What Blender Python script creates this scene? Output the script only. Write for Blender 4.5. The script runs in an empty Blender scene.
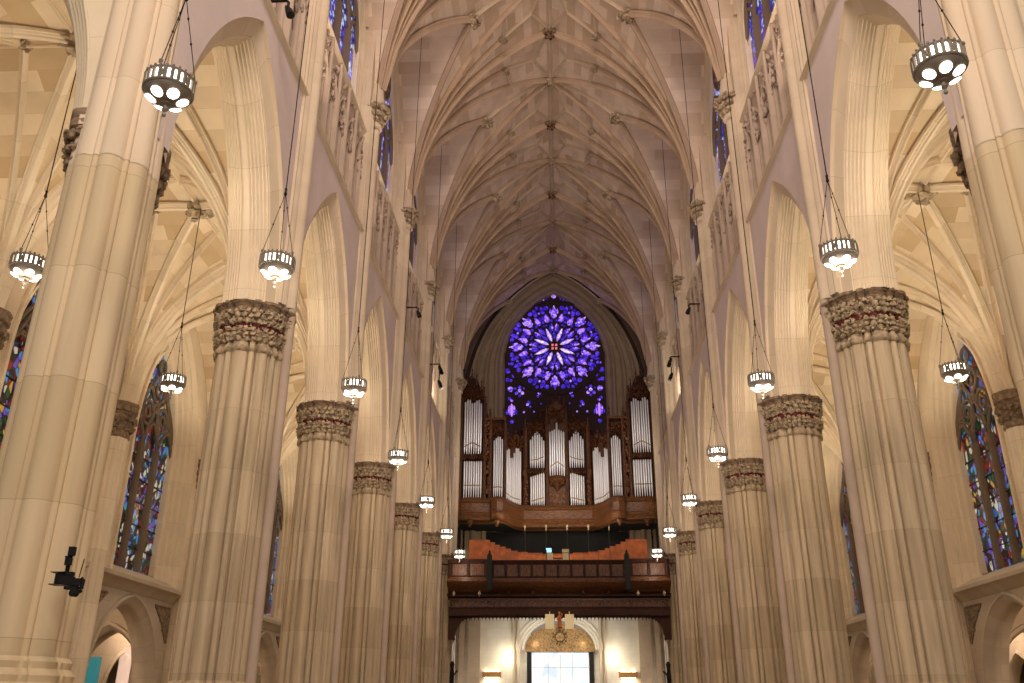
import bpy, bmesh, math, random
from mathutils import Vector, Matrix, noise
random.seed(7)
PI = math.pi
S = bpy.context.scene
COL = S.collection

# ------------------------------------------------------------------ camera, world, exposure
cam_d = bpy.data.cameras.new('camera'); cam = bpy.data.objects.new('camera', cam_d); COL.objects.link(cam)
cam_d.sensor_width = 36.0; cam_d.lens = 876.6 / 1024 * 36.0; cam_d.clip_end = 300
cam.matrix_world = (Matrix.Translation((-0.018, 0, 1.7)) @ Matrix.Rotation(math.radians(2.981), 4, 'Z')
                    @ Matrix.Rotation(math.radians(90 + 22.854), 4, 'X') @ Matrix.Rotation(math.radians(0.236), 4, 'Z'))
S.camera = cam
S.view_settings.view_transform = 'Standard'; S.view_settings.look = 'None'
S.view_settings.exposure = 0.0; S.view_settings.gamma = 1.0; S.view_settings.use_curve_mapping = False
S.cycles.max_bounces = 6; S.cycles.diffuse_bounces = 4; S.cycles.glossy_bounces = 2
S.cycles.use_denoising = True
S.cycles.sample_clamp_indirect = 4.0
w = bpy.data.worlds.new('world'); S.world = w; w.use_nodes = True
w.node_tree.nodes['Background'].inputs[0].default_value = (0.93, 0.85, 0.82, 1)
w.node_tree.nodes['Background'].inputs[1].default_value = 0.26

def light(kind, name, loc, power, color, size=0.3, target=None, spot=None, sy=None):
    d = bpy.data.lights.new(name, kind); d.energy = power; d.color = color
    if kind == 'AREA':
        d.size = size
        if sy: d.shape = 'RECTANGLE'; d.size_y = sy
    else: d.shadow_soft_size = size
    if spot: d.spot_size = math.radians(spot); d.spot_blend = 0.6
    o = bpy.data.objects.new(name, d); COL.objects.link(o); o.location = loc
    if target is not None:
        o.rotation_euler = (Vector(target) - Vector(loc)).to_track_quat('-Z', 'Y').to_euler()
    return o

# ------------------------------------------------------------------ layout numbers (metres)
NX = 7.05            # pillar axis
CY = [18.5 + 7*i for i in range(6)]      # pillar lines 18.5 .. 53.5
PY = 11.5            # crossing piers
BAYS = [15 + 7*i for i in range(6)]      # bay centres 15 .. 50
YW = 57.0            # nave vault ends here at the west wall
ZC = 10.25           # arcade capitals top
ZL = 16.4           # string course
ZS = 20.45            # clerestory sill
NS, NA, NR = 21.37, 6.3, 10.03   # nave vault springing, half span, rise
WARM = (1.0, 0.88, 0.70); WARM2 = (1.0, 0.86, 0.66); COOL = (0.72, 0.70, 1.0)

# lamps: chancel light behind the camera, and an added vault fill over the crossing
light('AREA', 'chancel_light', (0, -6, 15), 2000, (1.0, 0.87, 0.73), 9, (0, 18, 9))
light('AREA', 'crossing_fill', (0, -1, 27), 4300, (1.0, 0.80, 0.70), 6, (0, 34, 29))
for s in (-1, 1):
    for i, y in enumerate(BAYS):
        light('POINT', 'lantern_glow', (s*5.42, y if i < 5 else 49, 9.1), 90, (1.0, 0.88, 0.76), 0.3)
        light('POINT', 'aisle_lantern_glow', (s*10.45, y, 9.2), 60, WARM, 0.35)
        light('SPOT', 'aisle_lantern_uplight', (s*10.45, y, 10.15), 330, WARM, 0.3, (s*10.45, y, 15), 165)
        if i < 5: light('SPOT', 'vault_uplight', (s*5.9, y-2.2, 17.6), (430, 420, 360, 270, 140)[i], (1.0, 0.80, 0.66), 0.9, (-s*1.6, y-1.5, 31), 120)
    for y in CY:
        light('SPOT', 'aisle_uplight', (s*8.5, y+.0, 10.9), 90, WARM, 0.4, (s*10.6, y, 16), 130)
    for y in [PY] + CY:
        light('SPOT', 'arcade_uplight', (s*9.0, y+3.5, 9.8), 190, WARM, 0.3, (s*6.9, y+3.5, 15.5), 100)

# ------------------------------------------------------------------ materials
def lin(c):
    return tuple((v/12.92 if v <= 0.04045 else ((v+0.055)/1.055)**2.4) for v in c) + (1,)
def newmat(name):
    m = bpy.data.materials.new(name); m.use_nodes = True
    n = m.node_tree; b = n.nodes['Principled BSDF']
    return m, n.nodes, n.links, b
def stone(name, c1, c2, bw, bh, mortar=0.012, mdark=0.62, rough=0.85, bump=0.08, nscale=1.3, streak=False, mot=(0.90, 1.06)):
    m, N, L, b = newmat(name)
    uv = N.new('ShaderNodeUVMap')
    br = N.new('ShaderNodeTexBrick'); br.inputs['Scale'].default_value = 1.0
    br.inputs['Brick Width'].default_value = bw; br.inputs['Row Height'].default_value = bh
    br.inputs['Mortar Size'].default_value = mortar; br.inputs['Mortar Smooth'].default_value = 0.3
    br.inputs['Color1'].default_value = lin(c1); br.inputs['Color2'].default_value = lin(c2)
    br.inputs['Mortar'].default_value = lin(tuple(v*mdark for v in c1)); br.inputs['Bias'].default_value = 0.0
    L.new(uv.outputs[0], br.inputs[0])
    tc = N.new('ShaderNodeTexCoord')
    ns = N.new('ShaderNodeTexNoise'); ns.inputs['Scale'].default_value = nscale; ns.inputs['Detail'].default_value = 5
    mp = N.new('ShaderNodeMapping')
    if streak: mp.inputs['Scale'].default_value = (3.2, 3.2, 0.22)
    L.new(tc.outputs['Object'], mp.inputs[0]); L.new(mp.outputs[0], ns.inputs[0])
    mr = N.new('ShaderNodeMapRange'); mr.inputs[1].default_value = 0.3; mr.inputs[2].default_value = 0.7
    mr.inputs[3].default_value = mot[0]; mr.inputs[4].default_value = mot[1]
    L.new(ns.outputs[0], mr.inputs[0])
    mx = N.new('ShaderNodeMix'); mx.data_type = 'RGBA'; mx.blend_type = 'MULTIPLY'; mx.inputs[0].default_value = 1.0
    L.new(br.outputs[0], mx.inputs[6]); L.new(mr.outputs[0], mx.inputs[7]); L.new(mx.outputs[2], b.inputs['Base Color'])
    b.inputs['Roughness'].default_value = rough; b.inputs['Specular IOR Level'].default_value = 0.25
    bp = N.new('ShaderNodeBump'); bp.inputs['Strength'].default_value = bump; bp.inputs['Distance'].default_value = 0.02
    n2 = N.new('ShaderNodeTexNoise'); n2.inputs['Scale'].default_value = 14; L.new(tc.outputs['Object'], n2.inputs[0])
    L.new(n2.outputs[0], bp.inputs['Height']); L.new(bp.outputs[0], b.inputs['Normal'])
    return m
def plain(name, c, rough=0.6, metal=0.0, noisy=0.0, scale=6, stretch=(1, 1, 1), c2=None):
    m, N, L, b = newmat(name)
    b.inputs['Base Color'].default_value = lin(c); b.inputs['Roughness'].default_value = rough; b.inputs['Metallic'].default_value = metal
    if noisy or c2:
        tc = N.new('ShaderNodeTexCoord'); mp = N.new('ShaderNodeMapping'); mp.inputs['Scale'].default_value = stretch
        ns = N.new('ShaderNodeTexNoise'); ns.inputs['Scale'].default_value = scale; ns.inputs['Detail'].default_value = 4
        L.new(tc.outputs['Object'], mp.inputs[0]); L.new(mp.outputs[0], ns.inputs[0])
        r = N.new('ShaderNodeValToRGB'); cc = c2 or tuple(v*(1-noisy) for v in c)
        r.color_ramp.elements[0].position = 0.35; r.color_ramp.elements[1].position = 0.65
        r.color_ramp.elements[0].color = lin(cc); r.color_ramp.elements[1].color = lin(c)
        L.new(ns.outputs[0], r.inputs[0]); L.new(r.outputs[0], b.inputs['Base Color'])
    return m
def dull(m):
    m.node_tree.nodes['Principled BSDF'].inputs['Specular IOR Level'].default_value = 0.2
def emit(name, c, st):
    m, N, L, b = newmat(name)
    b.inputs['Base Color'].default_value = lin(c); b.inputs['Emission Color'].default_value = lin(c)
    b.inputs['Emission Strength'].default_value = st
    return m
def glassmat(name, palette, st, cell, lead=0.05, zpal=None, stretch=(1, 1, 1)):
    """leaded stained glass lit by the daylight outside"""
    m, N, L, b = newmat(name)
    uv = N.new('ShaderNodeUVMap'); mp = N.new('ShaderNodeMapping'); mp.inputs['Scale'].default_value = stretch
    L.new(uv.outputs[0], mp.inputs[0])
    v = N.new('ShaderNodeTexVoronoi'); v.inputs['Scale'].default_value = cell
    v2 = N.new('ShaderNodeTexVoronoi'); v2.feature = 'DISTANCE_TO_EDGE'; v2.inputs['Scale'].default_value = cell
    for q in (v, v2): L.new(mp.outputs[0], q.inputs['Vector'])
    sp = N.new('ShaderNodeSeparateColor'); L.new(v.outputs['Color'], sp.inputs[0])
    big = N.new('ShaderNodeTexNoise'); big.inputs['Scale'].default_value = cell*0.22; L.new(mp.outputs[0], big.inputs['Vector'])
    ad = N.new('ShaderNodeMath'); ad.operation = 'MULTIPLY_ADD'; ad.inputs[1].default_value = 0.55
    sh = N.new('ShaderNodeMapRange'); sh.inputs[1].default_value = 0.3; sh.inputs[2].default_value = 0.7; sh.inputs[3].default_value = 0.0; sh.inputs[4].default_value = 0.45
    L.new(big.outputs[0], sh.inputs[0]); L.new(sp.outputs[0], ad.inputs[0]); L.new(sh.outputs[0], ad.inputs[2])
    r = N.new('ShaderNodeValToRGB'); r.color_ramp.interpolation = 'CONSTANT'
    while len(r.color_ramp.elements) < len(palette): r.color_ramp.elements.new(0.5)
    for i, c in enumerate(palette):
        r.color_ramp.elements[i].position = i/len(palette); r.color_ramp.elements[i].color = lin(c)
    L.new(ad.outputs[0], r.inputs[0])
    gt = N.new('ShaderNodeMath'); gt.operation = 'GREATER_THAN'; gt.inputs[1].default_value = lead; L.new(v2.outputs['Distance'], gt.inputs[0])
    st_ = N.new('ShaderNodeMath'); st_.operation = 'MULTIPLY'; st_.inputs[1].default_value = st; L.new(gt.outputs[0], st_.inputs[0])
    L.new(r.outputs[0], b.inputs['Emission Color']); L.new(st_.outputs[0], b.inputs['Emission Strength'])
    b.inputs['Base Color'].default_value = (0.01, 0.01, 0.012, 1); b.inputs['Roughness'].default_value = 0.3
    return m

M = {}
M['pillar'] = stone('pillar_stone', (0.72, 0.64, 0.52), (0.77, 0.69, 0.57), 40, 1.35, 0.005, 0.93, nscale=2.0, streak=True, mot=(0.70, 1.12))
M['pier_low'] = stone('pier_stone_weathered', (0.82, 0.73, 0.58), (0.87, 0.78, 0.64), 40, 1.7, 0.006, 0.88, nscale=1.0, streak=True, mot=(0.84, 1.08))
M['pier'] = stone('pier_stone', (0.86, 0.77, 0.66), (0.90, 0.82, 0.71), 40, 1.7, 0.006, 0.9, nscale=0.9, streak=True)
M['arch'] = stone('arch_stone', (0.87, 0.795, 0.675), (0.91, 0.835, 0.725), 40, 1.5, 0.006, 0.88, nscale=0.8)
M['wall'] = stone('wall_stone', (0.88, 0.81, 0.78), (0.89, 0.82, 0.79), 3.0, 1.1, 0.003, 0.93, nscale=0.7)
M['web'] = stone('nave_vault_web', (0.78, 0.68, 0.57), (0.91, 0.83, 0.74), 1.5, 0.42, 0.002, 0.97)
M['web2'] = stone('lunette_web', (0.76, 0.66, 0.56), (0.91, 0.83, 0.75), 2.6, 0.5, 0.002, 0.97)
M['awebs'] = stone('aisle_vault_web', (0.79, 0.68, 0.52), (0.95, 0.88, 0.76), 3.3, 0.5, 0.003, 0.93)
M['shaft'] = stone('nave_shaft_stone', (0.70, 0.62, 0.55), (0.74, 0.66, 0.58), 40, 1.6, 0.004, 0.93)
M['vrib'] = stone('vault_rib_stone', (0.70, 0.60, 0.50), (0.73, 0.63, 0.53), 40, 1.6, 0.003, 0.95)
M['rib'] = stone('rib_stone', (0.80, 0.72, 0.62), (0.83, 0.76, 0.65), 40, 1.6, 0.004, 0.9)
M['awall'] = stone('aisle_wall_stone', (0.76, 0.69, 0.60), (0.80, 0.74, 0.64), 1.4, 0.6, 0.005, 0.9)
M['white'] = stone('vestibule_ashlar', (0.90, 0.87, 0.80), (0.93, 0.90, 0.84), 1.2, 0.5, 0.006, 0.9)
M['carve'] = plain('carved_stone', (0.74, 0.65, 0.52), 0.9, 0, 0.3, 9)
M['carved_dark'] = plain('dark_carving', (0.60, 0.50, 0.39), 0.9, 0, 0.3, 9)  # darker brown version of the carved stone
M['red'] = plain('red_ground', (0.42, 0.10, 0.08), 0.8, 0, 0.4, 12)
M['iron'] = plain('dark_iron', (0.10, 0.09, 0.08), 0.45, 0.6)
M['lmetal'] = plain('lantern_metal', (0.50, 0.46, 0.41), 0.5, 0.3)
M['glow'] = emit('lantern_glass', (1.0, 0.97, 0.92), 6.0)
M['oak'] = plain('dark_oak', (0.40, 0.24, 0.13), 0.45, 0, 0.45, 5, (4, 4, 0.7))
M['oak2'] = plain('honey_oak', (0.48, 0.31, 0.18), 0.35, 0, 0.45, 5, (1, 4, 4))
M['walnut'] = plain('walnut', (0.25, 0.135, 0.08), 0.75, 0, 0.4, 5, (4, 4, 0.7))
M['orange'] = plain('orange_veneer', (0.80, 0.43, 0.19), 0.4, 0, 0.2, 3)
M['pipe'] = plain('pipe_tin', (0.90, 0.90, 0.91), 0.35, 0.3)
M['gild'] = plain('gilt_band', (0.62, 0.50, 0.30), 0.4, 0.6)
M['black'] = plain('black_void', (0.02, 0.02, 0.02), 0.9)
M['bronze'] = plain('gilt_bronze', (0.56, 0.43, 0.25), 0.35, 0.6, 0.4, 10)
M['cream'] = plain('cream_panel', (0.92, 0.86, 0.68), 0.6)
for k_ in ('walnut', 'oak', 'oak2', 'orange'): dull(M[k_])
M['floor'] = stone('floor_marble', (0.62, 0.56, 0.48), (0.70, 0.64, 0.55), 0.6, 0.6, 0.01, 0.7, 0.35)
M['blueglass'] = glassmat('clerestory_glass', [(0.10, 0.08, 0.55), (0.35, 0.40, 0.95), (0.18, 0.14, 0.75), (0.75, 0.82, 1.0), (0.10, 0.10, 0.5), (0.45, 0.15, 0.5), (0.30, 0.45, 0.95), (0.85, 0.9, 1.0)], 1.0, 5.5, 0.05)
M['figglass'] = glassmat('aisle_glass', [(0.07, 0.07, 0.09), (0.20, 0.40, 0.66), (0.10, 0.12, 0.30), (0.80, 0.76, 0.66), (0.07, 0.06, 0.05), (0.55, 0.12, 0.10), (0.12, 0.10, 0.08), (0.10, 0.30, 0.16), (0.28, 0.55, 0.78), (0.42, 0.30, 0.70), (0.10, 0.07, 0.05), (0.78, 0.60, 0.25), (0.45, 0.20, 0.12), (0.92, 0.88, 0.85)], 0.72, 5.2, 0.05, stretch=(1, 0.7, 1))
M['gl_pink'] = emit('rose_glass_pink', (0.74, 0.50, 0.95), 1.0)
M['gl_white'] = emit('rose_glass_pale', (0.95, 0.88, 1.0), 1.1)
def roseglass(name, c1, c2, st):
    m, N, L, b = newmat(name)
    tc = N.new('ShaderNodeTexCoord'); v = N.new('ShaderNodeTexVoronoi'); v.inputs['Scale'].default_value = 7
    L.new(tc.outputs['Object'], v.inputs[0]); sp = N.new('ShaderNodeSeparateColor'); L.new(v.outputs['Color'], sp.inputs[0])
    r = N.new('ShaderNodeValToRGB'); r.color_ramp.elements[0].color = lin(c1); r.color_ramp.elements[1].color = lin(c2)
    r.color_ramp.elements[0].position = 0.35; r.color_ramp.elements[1].position = 0.9
    L.new(sp.outputs[0], r.inputs[0]); L.new(r.outputs[0], b.inputs['Emission Color']); b.inputs['Emission Strength'].default_value = st
    b.inputs['Base Color'].default_value = (0.02, 0.01, 0.05, 1)
    return m
M['gl_blue'] = roseglass('rose_glass_blue', (0.13, 0.04, 0.62), (0.36, 0.22, 0.95), 1.0)
M['gl_pale'] = roseglass('rose_glass_lilac', (0.62, 0.45, 0.98), (0.95, 0.85, 1.0), 1.0)
M['gl_violet'] = roseglass('rose_glass_violet', (0.30, 0.15, 0.85), (0.80, 0.60, 1.0), 1.05)
M['gl_red'] = emit('rose_glass_red', (0.85, 0.45, 0.50), 1.0)
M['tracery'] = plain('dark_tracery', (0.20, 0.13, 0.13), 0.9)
M['dtrac'] = plain('window_tracery_stone', (0.46, 0.39, 0.32), 0.9)
M['rosewall'] = stone('west_arch_stone', (0.56, 0.49, 0.40), (0.60, 0.53, 0.44), 40, 1.3, 0.01, 0.8)
M['door'] = glassmat('doorway_glass', [(0.88, 0.93, 1.0), (0.97, 0.99, 1.0), (1, 1, 1), (0.82, 0.88, 0.98)], 1.15, 1.4, 0.0)
M['sconce'] = plain('brass_sconce', (0.70, 0.52, 0.28), 0.4, 0.5)
M['bulb'] = emit('bulb', (1.0, 0.93, 0.78), 12)
M['screen'] = emit('lit_screen', (0.6, 0.85, 0.95), 1.2)
M['paper'] = plain('paper', (0.85, 0.78, 0.6), 0.7)
M['shrine'] = emit('glowing_shrine', (0.95, 0.82, 0.74), 0.65)
M['teal'] = emit('teal_display', (0.20, 0.52, 0.55), 0.5)
M['seat'] = plain('leather', (0.30, 0.10, 0.06), 0.5)

# ------------------------------------------------------------------ mesh helpers
class MB:
    def __init__(s): s.v = []; s.f = []; s.uv = []
    def grid(s, P, UV=None, cu=False, cv=False):
        """P rows of points; cu closes along a row"""
        R, C = len(P), len(P[0]); o = len(s.v)
        for r in P: s.v.extend([tuple(p) for p in r])
        for i in range(R if cv else R-1):
            for j in range(C if cu else C-1):
                i2, j2 = (i+1) % R, (j+1) % C
                s.f.append((o+i*C+j, o+i*C+j2, o+i2*C+j2, o+i2*C+j))
                if UV:
                    a = UV[i][j]; bb = UV[i][j+1] if j+1 < len(UV[i]) else UV[i][j]
                    c = UV[i+1][j+1] if j+1 < len(UV[i]) else UV[i+1][j]; d = UV[i+1][j]
                    s.uv.append((a, bb, c, d))
                else: s.uv.append(((0, 0), (1, 0), (1, 1), (0, 1)))
        return o
    def quad(s, a, b, c, d, uv=None):
        o = len(s.v); s.v.extend([tuple(a), tuple(b), tuple(c), tuple(d)]); s.f.append((o, o+1, o+2, o+3))
        if uv is None:
            a, b, d = Vector(a), Vector(b), Vector(d); W = (b-a).length; H = (d-a).length
            uv = ((0, 0), (W, 0), (W, H), (0, H))
        s.uv.append(uv)
    def poly(s, pts):
        o = len(s.v); s.v.extend([tuple(p) for p in pts]); s.f.append(tuple(range(o, o+len(pts)))); s.uv.append(tuple((p[0]+p[1], p[2]) for p in pts))
    def box(s, c, d, bev=0):
        x0, y0, z0 = (c[i]-d[i]/2 for i in range(3)); x1, y1, z1 = (c[i]+d[i]/2 for i in range(3))
        V = [(x0, y0, z0), (x1, y0, z0), (x1, y1, z0), (x0, y1, z0), (x0, y0, z1), (x1, y0, z1), (x1, y1, z1), (x0, y1, z1)]
        o = len(s.v); s.v.extend(V)
        for q in ((0, 3, 2, 1), (4, 5, 6, 7), (0, 1, 5, 4), (1, 2, 6, 5), (2, 3, 7, 6), (3, 0, 4, 7)):
            s.f.append(tuple(o+k for k in q)); s.uv.append(tuple((V[k][0]+V[k][1], V[k][2]) for k in q))
    def tube(s, pts, r, n=8, cap=True):
        pts = [Vector(p) for p in pts]; rows = []; ref = None
        for i, p in enumerate(pts):
            t = (pts[min(i+1, len(pts)-1)] - pts[max(i-1, 0)]).normalized()
            if ref is None: ref = Vector((0, 0, 1)) if abs(t.z) < 0.9 else Vector((1, 0, 0))
            a = t.cross(ref).normalized(); b = a.cross(t).normalized(); ref = b
            rr = r[i] if isinstance(r, (list, tuple)) else r
            rows.append([p + (a*math.cos(2*PI*k/n) + b*math.sin(2*PI*k/n))*rr for k in range(n)])
        o = s.grid(rows, None, cu=True)
        if cap:
            for base in (o, o+(len(pts)-1)*n):
                s.f.append(tuple(base+k for k in range(n))); s.uv.append(tuple((0, 0) for k in range(n)))
    def lathe(s, prof, c=(0, 0, 0), n=16, axis='Z'):
        rows = []
        for r, z in prof:
            rows.append([(c[0]+r*math.cos(2*PI*k/n), c[1]+r*math.sin(2*PI*k/n), c[2]+z) for k in range(n)])
        s.grid(rows, None, cu=True)
    def extrude(s, pts, d):
        """closed planar outline pts (3D), extruded by vector d"""
        d = Vector(d); a = [Vector(p) for p in pts]; b = [p+d for p in a]; n = len(a)
        s.poly(a); s.poly(b)
        for i in range(n): s.quad(a[i], a[(i+1) % n], b[(i+1) % n], b[i])
    def blob(s, c, r, seed=0, amp=0.35, sub=1):
        V, F = ICO[sub]; o = len(s.v)
        for p in V:
            k = 1 + amp*noise.noise(Vector(p)*1.9 + Vector((seed*3.1, seed*1.7, 0)))*2
            s.v.append((c[0]+p[0]*r[0]*k, c[1]+p[1]*r[1]*k, c[2]+p[2]*r[2]*k))
        for f in F: s.f.append(tuple(o+i for i in f)); s.uv.append(((0, 0), (.1, 0), (.1, .1)))
    def build(s, name, mat, parent=None, ang=42, flat=False):
        me = bpy.data.meshes.new(name); me.from_pydata(s.v, [], s.f)
        ul = me.uv_layers.new(name='UVMap')
        k = 0; data = []
        for uvs in s.uv:
            for u in uvs: data.extend(u)
        ul.data.foreach_set('uv', data)
        if not flat:
            me.shade_smooth(); me.set_sharp_from_angle(angle=math.radians(ang))
        me.materials.append(M[mat])
        o = bpy.data.objects.new(name, me); COL.objects.link(o)
        if parent is not None: o.parent = parent
        return o
ICO = {}
for sub in (1, 2):
    b_ = bmesh.new(); bmesh.ops.create_icosphere(b_, subdivisions=sub, radius=1)
    ICO[sub] = ([tuple(v.co) for v in b_.verts], [tuple(v.index for v in f.verts) for f in b_.faces]); b_.free()

def empty(name, loc=(0, 0, 0), rz=0):
    o = bpy.data.objects.new(name, None); COL.objects.link(o); o.location = loc; o.rotation_euler = (0, 0, rz)
    o.empty_display_size = 0.2
    return o
def thing(name, label, cat, loc=(0, 0, 0), rz=0, group=None):
    o = empty(name, loc, rz); tag(o, label, cat, group); return o
def tag(o, label, cat, group=None):
    o['label'] = label; o['category'] = cat
    if group: o['group'] = group
    return o
def struct(o, label=None, cat=None):
    o['kind'] = 'structure'
    if label: o['label'] = label
    if cat: o['category'] = cat
    return o
KIDS = {}
def kids(o): return [c for c in bpy.data.objects if c.parent == o]
def dup(root, loc=None, rz=None, label=None, children=None):
    def cp(o, par):
        c = o.copy(); COL.objects.link(c); c.parent = par
        for k in kids(o): cp(k, c)
        return c
    ks = kids(root)
    r = root.copy(); COL.objects.link(r)
    if loc is not None: r.location = loc
    if rz is not None: r.rotation_euler = (0, 0, rz)
    if label: r['label'] = label
    for k in ks: cp(k, r)
    return r
ORD = ['first', 'second', 'third', 'fourth', 'fifth', 'sixth', 'seventh', 'eighth', 'ninth', 'tenth']

# ------------------------------------------------------------------ shape helpers
def cluster(core, shafts, n=144):
    """radius profile of a bundle of shafts: shafts = [(angle, distance, radius)]"""
    out = []
    for k in range(n):
        th = 2*PI*k/n; d = (math.cos(th), math.sin(th)); best = core
        for (a, D, r) in shafts:
            cx, cy = D*math.cos(a), D*math.sin(a); b = cx*d[0]+cy*d[1]; q = b*b-(cx*cx+cy*cy-r*r)
            if q > 0: best = max(best, b+math.sqrt(q))
        out.append(best)
    return out
def ring(prof, k, z, c=(0, 0), smooth=0.0):
    n = len(prof); mean = sum(prof)/n
    return [(c[0]+(p*(1-smooth)+mean*smooth)*k*math.cos(2*PI*i/n), c[1]+(p*(1-smooth)+mean*smooth)*k*math.sin(2*PI*i/n), z) for i, p in enumerate(prof)]
def shaft_mesh(mb, prof, rows, c=(0, 0), v0=0.0):
    n = len(prof)
    P = [ring(prof, k, z, c, sm) for (z, k, sm) in rows]
    UV = [[(j*0.03, z+v0) for j in range(n+1)] for (z, k, sm) in rows]
    mb.grid(P, UV, cu=True)
def parc(a, R, d, n, zs, zb, yc=0.0):
    """right half from jamb foot up to apex of a pointed arch inset by d, returned as full left-to-right list (y,z)"""
    c = a - R; r = R - d; amax = math.acos(max(-1, min(1, -c/r)))
    half = [(c + r*math.cos(amax*i/n), zs + r*math.sin(amax*i/n)) for i in range(n+1)]
    half = [(c + r, zb)] + half
    right = half; left = [(-y, z) for y, z in half[:-1]]
    full = left + [half[-1]] + right[:-1][::-1]
    return [(yc+y, z) for y, z in full]
def Rof(a, rise): return (a*a + rise*rise)/(2*a)
def arch_h(u, a, R, zs, d=0):
    """height of the inset arch at horizontal offset u"""
    c = a-R; r = R-d; q = r*r-(abs(u)-c)**2
    return zs + math.sqrt(q) if q > 0 else None
def moulded_arch(mb, yc, a, rise, zs, zb, prof, sx=1, n=14, R=None):
    R = R or Rof(a, rise); rows = []; UV = []; u = 0; last = None
    for (d, x) in prof:
        pts = parc(a, R, d, n, zs, zb, yc)
        if last: u += math.hypot(d-last[0], x-last[1])
        else:
            vs = [0]
            for q0, q1 in zip(pts, pts[1:]): vs.append(vs[-1] + math.hypot(q1[0]-q0[0], q1[1]-q0[1]))
        last = (d, x); uvr = [(u, v) for v in vs]
        rows.append([(sx*x, p[0], p[1]) for p in pts]); UV.append(uvr)
    mb.grid(rows, UV)
def arch_wall(mb, X, y0, y1, yc, a, rise, zs, zb, top, sx=1, n=14, d=0, off=0.0):
    """wall plane at x=sx*X between y0..y1 from zb up to top(y), pierced by a pointed opening"""
    R = Rof(a, rise); ai = a-d
    T = top if callable(top) else (lambda y: top)
    def strip(ys, low):
        P = [[(sx*X, y, low(y)) for y in ys], [(sx*X, y, T(y)) for y in ys]]
        UV = [[(y+off, low(y)) for y in ys], [(y+off, T(y)) for y in ys]]
        mb.grid(P, UV)
    k = 8
    strip([y0+(yc-ai-y0)*i/k for i in range(k+1)], lambda y: zb)
    ys = [yc-ai*math.cos(PI*i/(2*n)) for i in range(2*n+1)]
    strip(ys, lambda y: arch_h(min(ai, abs(y-yc)), a, R, zs, d) or zs)
    strip([yc+ai+(y1-yc-ai)*i/k for i in range(k+1)], lambda y: zb)
def rolls(seq, x0, d0):
    """moulding profile: each item (dd, dx, bulge) step with a half-round"""
    out = [(d0, x0)]; d, x = d0, x0
    for (dd, dx, b) in seq:
        L = math.hypot(dd, dx) or 1
        if b:
            nx, nd = -dd/L, dx/L
            for i in range(1, 5):
                t = i/5; out.append((d+dd*t - nd*b*math.sin(PI*t)*-1, x+dx*t + nx*b*math.sin(PI*t)))
        d += dd; x += dx; out.append((d, x))
    return out
RIB = [(-1, .06), (-1, -.30), (-.72, -.36), (-.62, -.55), (-.40, -.62), (-.34, -.86), (0, -1.0), (.34, -.86), (.40, -.62), (.62, -.55), (.72, -.36), (1, -.30), (1, .06)]
def rib(mb, pts, hw, dp, side):
    pts = [Vector(p) for p in pts]; side = Vector(side).normalized(); rows = []; UV = []; v = 0
    for i, p in enumerate(pts):
        t = (pts[min(i+1, len(pts)-1)] - pts[max(i-1, 0)]).normalized()
        nrm = side.cross(t).normalized()
        if nrm.z < 0 or (abs(nrm.z) < 1e-4 and False): nrm = -nrm
        if i: v += (p-pts[i-1]).length
        rows.append([p + side*(a*hw) + nrm*(b*dp) for a, b in RIB]); UV.append([(j*.05, v) for j in range(len(RIB))])
    mb.grid(rows, UV)
def plan_rib(zf, p0, p1, n=14, bias=1.0):
    """points of a rib following the vault surface above the plan segment p0-p1"""
    out = []
    for i in range(n+1):
        t = (i/n)**bias; x = p0[0]+(p1[0]-p0[0])*t; y = p0[1]+(p1[1]-p0[1])*t
        out.append((x, y, zf(x, y)))
    dx, dy = p1[0]-p0[0], p1[1]-p0[1]; L = math.hypot(dx, dy)
    return out, (-dy/L, dx/L, 0)
def leaf_ring(mb, prof, k, z, count, size, seed, c=(0, 0), half=None):
    n = len(prof)
    for i in range(count):
        th = 2*PI*(i+0.5*(seed % 2))/count
        if half and not half(th): continue
        r = prof[int(th/(2*PI)*n) % n]*k
        x, y = c[0]+r*math.cos(th), c[1]+r*math.sin(th)
        mb.blob((x, y, z), (size, size, size*1.15), seed+i, 0.45)
        for q in range(3):
            a = th + random.uniform(-1, 1)*1.9*size/r
            rr = r + size*random.uniform(0.2, 0.75)
            mb.blob((c[0]+rr*math.cos(a), c[1]+rr*math.sin(a), z+random.uniform(-.9, .9)*size), (size*.48,)*3, seed+i*3+q, 0.5)

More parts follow.
